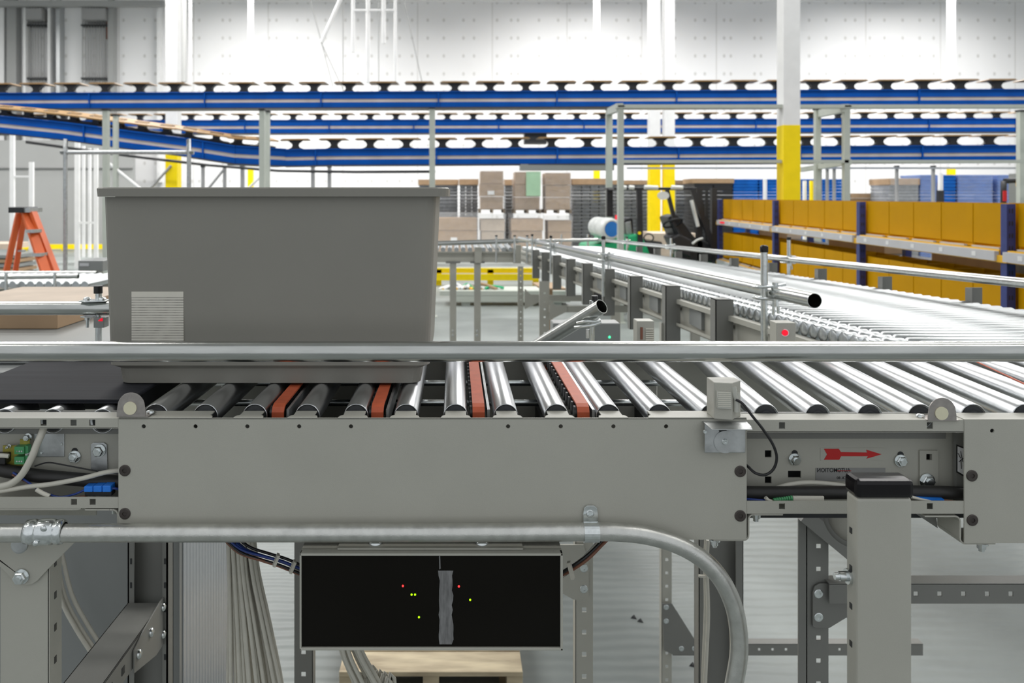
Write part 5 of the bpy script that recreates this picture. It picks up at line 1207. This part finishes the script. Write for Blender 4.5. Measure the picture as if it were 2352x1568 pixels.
# work table with the cardboard box behind the front line
tb_ = thing('work_table', 'grey table top behind the far left guide pipe', 'table', (X(100, 2.2), 2.2, 0))
zt5 = ZC - .368
part('table_top', MB().box(X(-300, 2.0), X(255, 1.95), 1.86, 2.75, zt5 - .03, zt5), 'cabinet', tb_, bevel=.002)
part('leg', MB().box(X(-250, 2.0), X(-220, 2.0), 2.66, 2.70, 0, zt5 - .03), 'paint_dk', tb_); part('leg', MB().box(X(225, 2.0), X(245, 2.0), 2.66, 2.70, 0, zt5 - .03), 'paint_dk', tb_)
bx_ = thing('cardboard_box', 'flat brown cardboard box on the table behind the far left guide pipe', 'box', (X(0, 2.2), 2.2, zt5))
zb5 = zt5; Yb5 = F * .368 / (756 - CY)
part('box_body', MB().box(X(-200, Yb5), X(132, Yb5), Yb5, Yb5 + .55, zb5 + .001, Z(712, Yb5)), 'card', bx_, bevel=.002)
part('flap', MB().box(X(-200, Yb5), X(132, Yb5), Yb5 + .003, Yb5 + .545, Z(712, Yb5), Z(711, Yb5)), 'card2', bx_)
# wooden board just right of it
solo('plywood_panel', MB().box(X(178, 2.9), X(300, 2.9), 2.85, 2.9, 0, Z(672, 2.9)), 'card', 'ochre board behind the pipe clamp left of the tote', 'board')
# ================================================================== ORANGE BIN SHELVING AT RIGHT
U = .55
def shx(Y): return 3.462 + .06 * Y      # front face of the shelf
ends = [3.25, 5.40, 7.61, 9.99, 12.54]
rail_z1, rail_z0 = ZC - .345, ZC - .445
def shelf_z(lv): return (ZC - .375) if lv == 0 else (ZC - 1.0)
rk = thing('bin_rack', 'long rack with navy uprights and pale display rails carrying the orange bins', 'rack', (4.1, 8, 0))
for Y in ends[1:]:
    x_ = shx(Y); w = .033 * (1.0)
    up = part('upright', MB().box(x_ - .005, x_ + .055, Y - .03, Y + .03, 0, ZC - .055), 'navy', rk)
    each('upright_slot', [(x_ + .017 + q, x_ + .025 + q, Y - .0312, Y - .029, ZC - .118 - k * .085, ZC - .088 - k * .085) for k in range(13) for q in (-.007, .012)], 'dark', up)
    for lv in (0, 1):
        zz = shelf_z(lv)
        part('beam_connector', MB().box(x_ - .022, x_ + .10, Y - .05, Y + .05, zz - .085, zz - .035), 'binyellow', rk, bevel=.003)
    part('rear_upright', MB().box(x_ + .44, x_ + .50, Y - .03, Y + .03, 0, ZC - .055), 'navy', rk)
def oriented(Ya, Yb, o0, o1, z0, z1):
    mb = MB(); vs = []
    for Y in (Ya, Yb):
        for (q, zz) in ((o0, z0), (o1, z0), (o1, z1), (o0, z1)): vs.append((shx(Y) + q, Y, zz))
    return mb.add(vs, [(0, 1, 2, 3), (7, 6, 5, 4), (0, 4, 5, 1), (1, 5, 6, 2), (2, 6, 7, 3), (3, 7, 4, 0)])
for i in range(len(ends) - 1):
    Ya, Yb = ends[i] + .045, ends[i + 1] - .045
    for lv in (0, 1):
        zz = shelf_z(lv)
        part('display_rail', oriented(Ya, Yb, -.042, -.010, zz - .075, zz - .008), 'lightstrip', rk)
        part('shelf_beam', oriented(Ya, Yb, -.008, .03, zz - .085, zz), 'binyellow', rk)
        part('shelf_deck', oriented(Ya, Yb, .03, .46, zz - .02, zz - .004), 'lightstrip', rk)
        if lv == 0:
            n = 5
            for k in range(n):
                Y = Ya + (Yb - Ya) * (k + .55) / n
                part('rail_button', MB().box(shx(Y) - .046, shx(Y) - .042, Y - .022, Y + .022, zz - .056, zz - .024), 'white', rk)
part('alarm_light', MB().box(shx(12.1) - .05, shx(12.1) - .042, 12.05, 12.25, ZC - .425, ZC - .40), 'redlens', rk)
# bins
names = {}
cnt = [0, 0]
ordn = ['first', 'second', 'third', 'fourth', 'fifth', 'sixth', 'seventh', 'eighth', 'ninth', 'tenth', 'eleventh', 'twelfth', 'thirteenth', 'fourteenth', 'fifteenth', 'sixteenth', 'seventeenth', 'eighteenth', 'nineteenth', 'twentieth', 'twenty-first', 'twenty-second']
bays = [(i, ends[i], ends[i + 1]) for i in range(len(ends) - 2, -1, -1)]
for (i, a, b_) in bays:
    for lv in (0, 1):
        n = 5; w = (b_ - a - .09) / n; zz = shelf_z(lv); h = .322 if lv == 0 else .42
        for k in range(n - 1, -1, -1):
            Ya, Yb = a + .045 + k * w + .004, a + .045 + (k + 1) * w - .004
            o = thing('storage_bin', '%s orange bin counted from the far left end of the %s shelf of the rack' % (ordn[cnt[lv]], ['upper', 'lower'][lv]), 'bin', (shx((Ya + Yb) / 2) + .3, (Ya + Yb) / 2, zz), 'orange bins on the rack')
            cnt[lv] += 1
            # rear wall, sides, floor; low open front with a lip
            xf_ = .012; th_ = .006; D = .42
            mb = oriented(Ya, Yb, D - th_, D, zz, zz + h)
            for m2 in (oriented(Ya, Ya + th_, .07, D, zz, zz + h), oriented(Yb - th_, Yb, .07, D, zz, zz + h), oriented(Ya, Yb, .07, D, zz, zz + th_)):
                mb.add(m2.v, m2.f)
            fv = []
            for (yy, oo) in ((Ya - .003, .063), (Yb + .003, .067)):
                for (q_, z_) in ((oo, zz + .03), (oo + .006, zz + .03), (oo + .006, zz + h), (oo, zz + h)): fv.append((shx(yy) + q_, yy, z_))
            mb.add(fv, [(0, 1, 2, 3), (7, 6, 5, 4), (0, 4, 5, 1), (1, 5, 6, 2), (2, 6, 7, 3), (3, 7, 4, 0)])
            part('bin_shell', mb, 'binorange', o)
            part('front_label', oriented(Ya + .06, Yb - .03, .034, .060, zz + .001, zz + .012), 'lightstrip', o)
# goods seen between the two levels
for i, (a, b_, m, lb) in enumerate(((11.0, 12.2, 'card2', 'pale carton under the far end of the upper orange shelf'), (8.2, 9.6, 'card', 'row of brown cartons under the third bay of the upper orange shelf'), (6.1, 7.3, 'card', 'brown cartons under the second bay of the upper orange shelf'), (5.6, 6.2, 'crate_g', 'grey carton under the upper shelf left of the green crates'), (4.7, 5.3, 'flgreen', 'green crate under the upper shelf left of the near navy upright'), (3.6, 4.5, 'flgreen', 'green crate under the upper shelf at the right edge'))):
    solo('shelf_carton', oriented(a, b_, .54, .74, ZC - .604, ZC - .395), m, lb, 'carton' if i < 4 else 'crate')
    # resting plank
_pk = oriented(3.4, 12.3, .53, .75, ZC - .625, ZC - .605)
for q in (3.5, 6, 9, 12.0):
    m2 = oriented(q, q + .05, .60, .65, 0, ZC - .625); _pk.add(m2.v, m2.f)
solo('rack_plank', _pk, 'dark', 'dark plank carrying cartons behind the orange bins', 'plank')

# ================================================================== PALLETS, WRAPPED GOODS AND CRATES AT THE BACK
def pallet_base(o, x0, x1, y0, y1, z):
    mb = MB()
    for k in range(5):
        w = (y1 - y0) / 5; mb.box(x0, x1, y0 + k * w, y0 + k * w + w * .8, z + .10, z + .12)
    for q in (0, .47, .92): mb.box(x0 + (x1 - x0) * q, x0 + (x1 - x0) * (q + .08), y0, y1, z, z + .10)
    part('pallet', mb, 'pallet_dk', o)
def wrapped(px0, px1, py0, py1, Y, label, m='card', film=True, cat='wrapped pallet', lean=0, sheet=None, base=True, depth=1.0, label_at=None, fill=1.0):
    z0, z1 = Z(py1, Y), Z(py0, Y); z0 = max(z0, 0.0); x0, x1 = X(px0, Y), X(px1, Y)
    o = thing('wrapped_pallet', label, cat, ((x0 + x1) / 2, Y + depth / 2, z0))
    zb = z0
    if base: pallet_base(o, x0, x1, Y, Y + depth, z0); zb = z0 + .12
    zc_top = z1; z1 = zb + (z1 - zb) * fill; n = max(2, int((z1 - zb) / .32)); mb = MB(); rd = random.Random(int(px0 + py0))
    for k in range(n):
        h = (z1 - zb) / n; i_ = rd.uniform(0, .03)
        mb.box(x0 + .03 + i_, x1 - .03 - i_, Y + .03 + i_, Y + depth - .05, zb + k * h, zb + (k + 1) * h - .012)
    part('cartons', mb, m, o)
    z1 = zc_top
    if film:
        part('stretch_film', loft([loop(x0, x1, Y, Y + depth, zb, .06), loop(x0 + .01, x1 - .01, Y + .01, Y + depth - .01, (zb + z1) / 2, .06), loop(x0 - .01, x1 + .01, Y - .01, Y + depth, z1 + .02, .06)], False, True), 'film', o)
    if sheet: part('green_sheet', MB().box(x0 + (x1 - x0) * .45, x1 - .02, Y - .03, Y - .02, z1 - .75, z1), 'pcb' if sheet == 1 else 'pale_green', o)
    if label_at: part('paper_label', MB().box(X(label_at[0], Y), X(label_at[0] + 15, Y), Y - .03, Y - .025, Z(label_at[1] + 9, Y), Z(label_at[1], Y)), 'white', o)
    return o
M['pale_green'] = mat('pale_green_paper', (0.40, 0.62, 0.42), 0.6, var=0.05, scale=4)
YB = 24.0
wrapped(1000, 1100, 490, 596, YB, 'wrapped brown carton load right behind the tote, lower row', 'card', label_at=(1035, 545), fill=.90)
wrapped(1101, 1162, 493, 596, YB + .1, 'whitish wrapped load second in the lower row right of the tote', 'card2', fill=.90)
wrapped(1172, 1250, 492, 596, YB, 'wrapped load third in the lower row under the greenish stack', 'card', fill=.90)
wrapped(1256, 1316, 497, 596, YB + .1, 'wrapped carton load at the right end of the lower row', 'card', fill=.90)
wrapped(1100, 1160, 392, 489, YB, 'tall wrapped brown load standing on the lower row, left of the three', 'card', label_at=(1120, 438))
wrapped(1180, 1243, 394, 490, YB + .1, 'tall wrapped load with a pale green sheet, middle of the three', 'card', sheet=2)
wrapped(1251, 1313, 396, 490, YB, 'tall wrapped brown load, right of the three', 'card')
def crate_stack(px0, px1, py0, py1, Y, label, m='crate_g', step=.11, lid=True, cols=1):
    x0, x1 = X(px0, Y), X(px1, Y); z0, z1 = 0.0, Z(py0, Y)
    o = thing('crate_stack', label, 'stack', ((x0 + x1) / 2, Y + .5, z0)); z = z0; mb = MB(); w = (x1 - x0) / cols
    while z < z1 - (.22 if lid else .0):
        for c in range(cols):
            mb.box(x0 + c * w + .015, x0 + (c + 1) * w - .015, Y + .02, Y + .95, z, z + step * .55).box(x0 + c * w, x0 + (c + 1) * w - .004, Y, Y + .97, z + step * .55, z + step * .92)
        z += step
    part('stacked_crates', mb, m, o)
    if lid: part('cardboard_lid', MB().box(x0 - .02, x1 + .02, Y - .02, Y + 1.0, z, z1), 'card', o)
    return o
crate_stack(962, 1052, 412, 562, 25.5, 'grey crate stack with cardboard lid just above the right end of the tote rim', cols=1)
crate_stack(1056, 1098, 411, 560, 25.15, 'tall grey crate stack with cardboard lid left of the wrapped loads', cols=3)
crate_stack(1160, 1180, 412, 560, 25.8, 'narrow grey crate stack between the wrapped loads')
crate_stack(1316, 1396, 410, 560, 24.6, 'wide dark crate stack with cardboard lid behind the gas cylinder', cols=4)
crate_stack(1410, 1492, 414, 560, 24.4, 'dark crate stack with cardboard lid left of the two yellow columns', cols=2)
crate_stack(1552, 1606, 414, 560, 24.0, 'dark crate stack with cardboard lid behind the truck mast', cols=2)
crate_stack(1594, 1684, 410, 560, 21.9, 'dark crate load with a broad cardboard lid right of the truck mast', 'carrier', cols=2)
for i, (a, b_, c, lid, m, lb) in enumerate(((1684, 1742, 416, 0, 'crate_b', 'blue crate stack left of the big yellow column, first'), (1744, 1796, 414, 0, 'crate_b', 'blue crate stack touching the left side of the big yellow column'), (1840, 1870, 414, 0, 'crate_b', 'narrow blue crate stack right of the big yellow column'), (1886, 1937, 413, 0, 'crate_b', 'blue crate stack left of the right pale post'),
                                            (1955, 2038, 444, 1, 'card', 'low brown load right of the right pale post'), (2043, 2110, 410, 1, 'crate_g', 'wrapped grey stack left of the tall bright blue stacks'), (2114, 2152, 404, 0, 'crate_b', 'pale blue wrapped stack, first of the bright blue group'), (2166, 2196, 404, 0, 'crate_b', 'narrow bright blue stack, second of the group'),
                                            (2200, 2280, 403, 0, 'crate_b', 'wide bright blue wrapped stack in the middle of the group at right'), (2292, 2372, 403, 0, 'crate_b', 'bright blue wrapped stack at the right edge'))):
    o = crate_stack(a, b_, c, 560, 21.0 if i > 4 else 22.0, lb, m, lid=bool(lid), step=.09)
    if i in (5, 6, 8, 9):
        Y = 21.0; part('stretch_film', loft([loop(X(a, Y) - .004, X(b_, Y) + .004, Y - .03, Y + 1.0, .1, .05), loop(X(a, Y) - .004, X(b_, Y) + .004, Y - .03, Y + 1.0, Z(c, Y) + .02, .05)], False, True), 'film', o)
pole('bollard', 'white and black-footed post before the blue stacks left of the big column', 'post', [(1757, 410), (1757, 621)], 20.5, .05, 'white'); pole('bollard', 'pale post before the blue stacks right of the big column', 'post', [(1848, 415), (1848, 621)], 20.5, .05, 'white')
solo('bollard', MB().box(X(1859, 20.4), X(1864, 20.4), 20.3, 20.4, 0, Z(415, 20.4)), 'yellow', 'thin yellow post right of the big yellow column', 'post')
pole('bollard', 'white post between the two bright blue wrapped stacks', 'post', [(2160, 398), (2160, 625)], 20, .06, 'white')
solo('bollard', MB().box(X(2153, 19.8), X(2166, 19.8), 19.75, 19.85, 0, Z(437, 19.8)), 'carrier', 'black guard at the foot of the white post by the blue stacks', 'guard')
rt = thing('reach_truck', 'black truck arm with orange beacon at the right edge above the bins', 'truck', (X(2330, 13), 13, 0))
part('arm', MB().tube([(X(2305, 13), 13, .3), P(2305, 440, 13), P(2308, 418, 13), P(2316, 415, 13), P(2352, 414, 13)], .045, 10, 3), 'flblack', rt); part('beacon', MB().cyl(P(2341, 428, 12.95), P(2341, 412, 12.95), .05, 14), 'binyellow', rt, 'orange beacon')
part('mast', MB().box(X(2346, 13), X(2372, 13), 13, 13.3, 0, Z(398, 13)), 'cabinet', rt); part('body', MB().box(X(2295, 13), X(2380, 13), 13.1, 14.2, 0, .75), 'flgreen', rt)
part('extinguisher', MB().cyl(P(2308, 462, 12.93), P(2308, 438, 12.93), .03, 10), 'red', rt)

# ================================================================== FORKLIFT
fk = thing('forklift', 'green and black forklift truck with a white gas cylinder on its back', 'forklift', (X(1500, 12), 12.5, 0))
Y = 12.80
def fp(px, py, dy=0): return P(px, py, Y + dy)
def prof_part(name, pts, y0, y1, m, parent=fk, bevel=.01, label=None):
    return part(name, MB().prism([(X(a, Y), Z(c, Y)) for a, c in pts], y0, y1), m, parent, label, bevel)
prof_part('counterweight', [(1352, 565), (1430, 553), (1446, 540), (1462, 537), (1474, 540), (1482, 556), (1500, 600), (1640, 604), (1640, 640), (1360, 640), (1348, 600)], Y, Y + 1.0, 'flgreen', label='green counterweight and hood', bevel=.03)
part('dash_panel', MB().prism([(X(a, Y), Z(c, Y)) for a, c in ((1478, 552), (1524, 556), (1528, 566), (1500, 600), (1486, 590))], Y + .1, Y + .9), 'flblack', fk, bevel=.02)
for px in (1405, 1592):
    w_ = part('wheel', MB().lathe((X(px, Y), Y - .02, .30), (X(px, Y), Y + 1, .30), [(0, .001), (0, .15), (.01, .17), (0, .28), (.03, .30), (.20, .30), (.2, .001)], 28), 'black', fk)
    part('hub', MB().cyl((X(px, Y), Y - .03, .30), (X(px, Y), Y, .30), .12, 16), 'cabinet', w_)
part('overhead_guard', MB().box(X(1410, Y), X(1600, Y), Y, Y + .9, Z(436, Y), Z(430, Y)), 'flblack', fk, bevel=.008)
for (a, b_) in ((1424, 1438), (1445, 1456), (1480, 1511), (1542, 1568)):
    part('work_lamp', MB().cyl(fp(a, 430, -.03), fp(b_, 431, -.03), .035, 12), 'tank', fk)
part('guard_post', MB().bar(fp(1468, 436), fp(1470, 560), .07, .085), 'flblack', fk)
part('guard_post', MB().bar(fp(1532, 436), fp(1548, 500), .06, .06), 'flblack', fk)
part('mast', MB().bar(fp(1590, 434), fp(1650, 600), .07, .08).bar(fp(1598, 434, .7), fp(1652, 600, .7), .07, .08), 'flblack', fk)
mt = part('mast', MB().box(X(1606, Y), X(1618, Y), Y + .1, Y + .2, .05, Z(432, Y)).box(X(1640, Y), X(1652, Y), Y + .1, Y + .2, .05, Z(432, Y)), 'carrier', fk)
part('mast_chain', MB().box(X(1626, Y), X(1632, Y), Y + .12, Y + .15, .1, Z(438, Y)), 'dark', mt)
part('hydraulic_ram', MB().cyl(fp(1588, 460, -.05), fp(1603, 520, -.05), .03, 12), 'tank', fk)
part('fork_carriage', MB().prism([(X(a, Y), Z(c, Y)) for a, c in ((1538, 500), (1560, 492), (1582, 520), (1600, 545), (1640, 560), (1646, 605), (1570, 600), (1556, 545))], Y + .1, Y + .7), 'flblack', fk, bevel=.03)
part('fender', MB().prism([(X(a, Y), Z(c, Y)) for a, c in ((1540, 545), (1558, 536), (1590, 552), (1586, 592), (1556, 578))], Y - .05, Y + .5), 'flblack', fk, bevel=.03)
part('fender_stripe', MB().tube([fp(1590, 560, -.06), fp(1602, 551, -.06), fp(1614, 547, -.06)], .02, 8), 'tank', fk)
sw = part('steering_wheel', MB().tube([P(1545 + 22 * math.cos(a) , 512 + 8 * math.sin(a) - 6 * math.cos(a), Y - .05 + .12 * math.sin(a)) for a in [2 * PI * k / 16 for k in range(17)]], .017, 8, 1), 'flblack', fk)
part('steering_column', MB().cyl(fp(1545, 512), fp(1575, 560), .03, 10), 'flblack', fk)
part('mirror', MB().prism([(X(1523 + 13 * math.cos(a), Y - .06), Z(449 + 9.5 * math.sin(a), Y - .06)) for a in [2 * PI * k / 20 for k in range(20)]], Y - .09, Y - .05), 'tank', fk, 'oval pale mirror')
part('mirror_arm', MB().tube([fp(1530, 442), fp(1536, 455), fp(1542, 480)], .015, 8), 'flblack', fk)
part('seat', MB().prism([(X(a, Y), Z(c, Y)) for a, c in ((1440, 508), (1446, 502), (1462, 500), (1464, 545), (1448, 545))], Y + .25, Y + .75), 'flblack', fk, bevel=.03)
part('seat_cover', MB().prism([(X(a, Y), Z(c, Y)) for a, c in ((1443, 512), (1456, 508), (1460, 540), (1447, 540))], Y + .22, Y + .27), 'galv', fk, bevel=.01)
part('hand_lever', MB().tube([P(1490 + 11 * math.cos(a), 546 + 9 * math.sin(a), Y - .04) for a in [2 * PI * k / 14 for k in range(15)]], .012, 8, 1), 'flblack', fk)
part('yellow_badge', MB().cyl(fp(1469, 535, -.06), fp(1469, 535, -.045), .026, 14), 'yellow', fk)
gcx = part('gas_cylinder', MB().lathe(P(1366, 519, Y + .42), P(1404, 526, Y - .18), [(0, .001), (.0, .06), (.03, .13), (.08, .16), (.16, .165), (.20, .145), (.22, .165), (.34, .17), (.38, .152), (.40, .172), (.56, .178), (.61, .172), (.64, .155), (.65, .13), (.63, .12), (.60, .001)], 32), 'tank', fk, 'white gas cylinder')
d_ = Vector(P(1404, 526, Y - .18)) - Vector(P(1366, 519, Y + .42)); d_.normalize(); c_ = Vector(P(1366, 519, Y + .42)) + d_ * .65
part('cylinder_end', MB().cyl(c_ - d_ * .03, c_ + d_ * .004, .122, 28), 'tankblue', gcx, 'blue round end of the cylinder')
part('cylinder_cradle', MB().prism([(X(a, Y), Z(c, Y)) for a, c in ((1372, 556), (1380, 545), (1412, 545), (1422, 554))], Y, Y + .5), 'flgreen', fk)
part('warning_lamp', MB().cyl(fp(1418, 504, .1), fp(1418, 494, .1), .035, 12), 'redlens', fk); part('lamp_stalk', MB().cyl(fp(1419, 560, .1), fp(1419, 504, .1), .022, 8), 'white', fk)
part('exhaust_stack', MB().box(X(1408, Y), X(1422, Y), Y + .5, Y + .6, Z(500, Y), Z(432, Y)), 'flblack', fk)
# things beyond and beside the truck
solo('pallet_load', MB().box(X(1500, 16), X(1600, 16), 16, 17, 0, Z(536, 16)), 'card2', 'pale flat carton load on the floor behind the forklift wheel', 'carton')
yb2 = thing('floor_barrier', 'double yellow barrier beyond the cross conveyor, right of the tote', 'barrier', (X(1120, 17), 17, 0))
part('rail', MB().box(X(985, 17), X(1236, 17), 17, 17.1, Z(644, 17), Z(630, 17)).box(X(985, 17), X(1236, 17), 17.1, 17.2, Z(628, 17), Z(617, 17)), 'yellow', yb2)
for px in (1000, 1120, 1225): part('barrier_post', MB().box(X(px, 17), X(px + 14, 17), 17.1, 17.2, 0, Z(620, 17)), 'yellow', yb2)
fd = thing('cable_duct', 'pale green-grey steel duct section lying on the floor beyond the side conveyor', 'duct', (X(1150, 13.9), 13.9, 0))
zd = Z(668, 13.9)
part('duct_body', MB().box(X(1040, 13.9), X(1310, 13.9), 13.9, 14.5, zd - .2, zd - .09).box(X(1010, 13.9), X(1310, 13.9), 13.9, 14.6, zd - .085, zd), 'green_grey', fd, bevel=.004)
part('duct_foot', MB().box(X(1060, 13.95), X(1080, 13.95), 13.95, 14.4, 0, zd - .2).box(X(1270, 13.95), X(1290, 13.95), 13.95, 14.4, 0, zd - .2), 'green_grey', fd)
sc2 = thing('scrap_heap', 'low heap of film, straps and scrap on the duct behind the conveyor legs', 'scrap', (X(1060, 14.1), 14.1, zd))
rd = random.Random(21)
for k in range(16):
    px = rd.uniform(1000, 1115); 
    part('scrap_piece', MB().tube([P(px, 663 + rd.uniform(-3, 2), 14.1), P(px + rd.uniform(10, 26), 656 + rd.uniform(-5, 6), 14.2), P(px + rd.uniform(20, 50), 663 + rd.uniform(-3, 2), 14.1)], rd.uniform(.015, .035), 6, 3), ['white', 'flgreen', 'card', 'galv', 'binyellow', 'carrier', 'white', 'galv'][k % 8], sc2)
solo('cardboard_sheet', MB().prism([(X(1245, 8.5), 8.5), (X(1300, 8.5), 8.5), (X(1290, 8.5), 9.1), (X(1235, 8.5), 9.1)], Z(662, 8.5) - .02, Z(662, 8.5), 'xy').box(X(1262, 8.5), X(1272, 8.5), 8.6, 8.7, 0, Z(664, 8.5)), 'card', 'ochre sheet on a stand beyond the side conveyor', 'cardboard')
mb = MB()
for (px, py) in ((1455, 1420), (1590, 1530), (1470, 1428)):
    Yf = F * ZC / (py - CY); c = (X(px, Yf), Yf)
    mb.add([(c[0] - .014, c[1], .001), (c[0] + .014, c[1] - .01, .001), (c[0] + .006, c[1] + .012, .012), (c[0] - .004, c[1] + .004, .010)], [(0, 1, 2), (0, 2, 3), (0, 1, 3), (1, 2, 3)])
solo('floor_scrap', mb, 'dark', 'tiny dark scraps on the floor under the right part of the line', 'scrap')
bpy.context.view_layer.update()
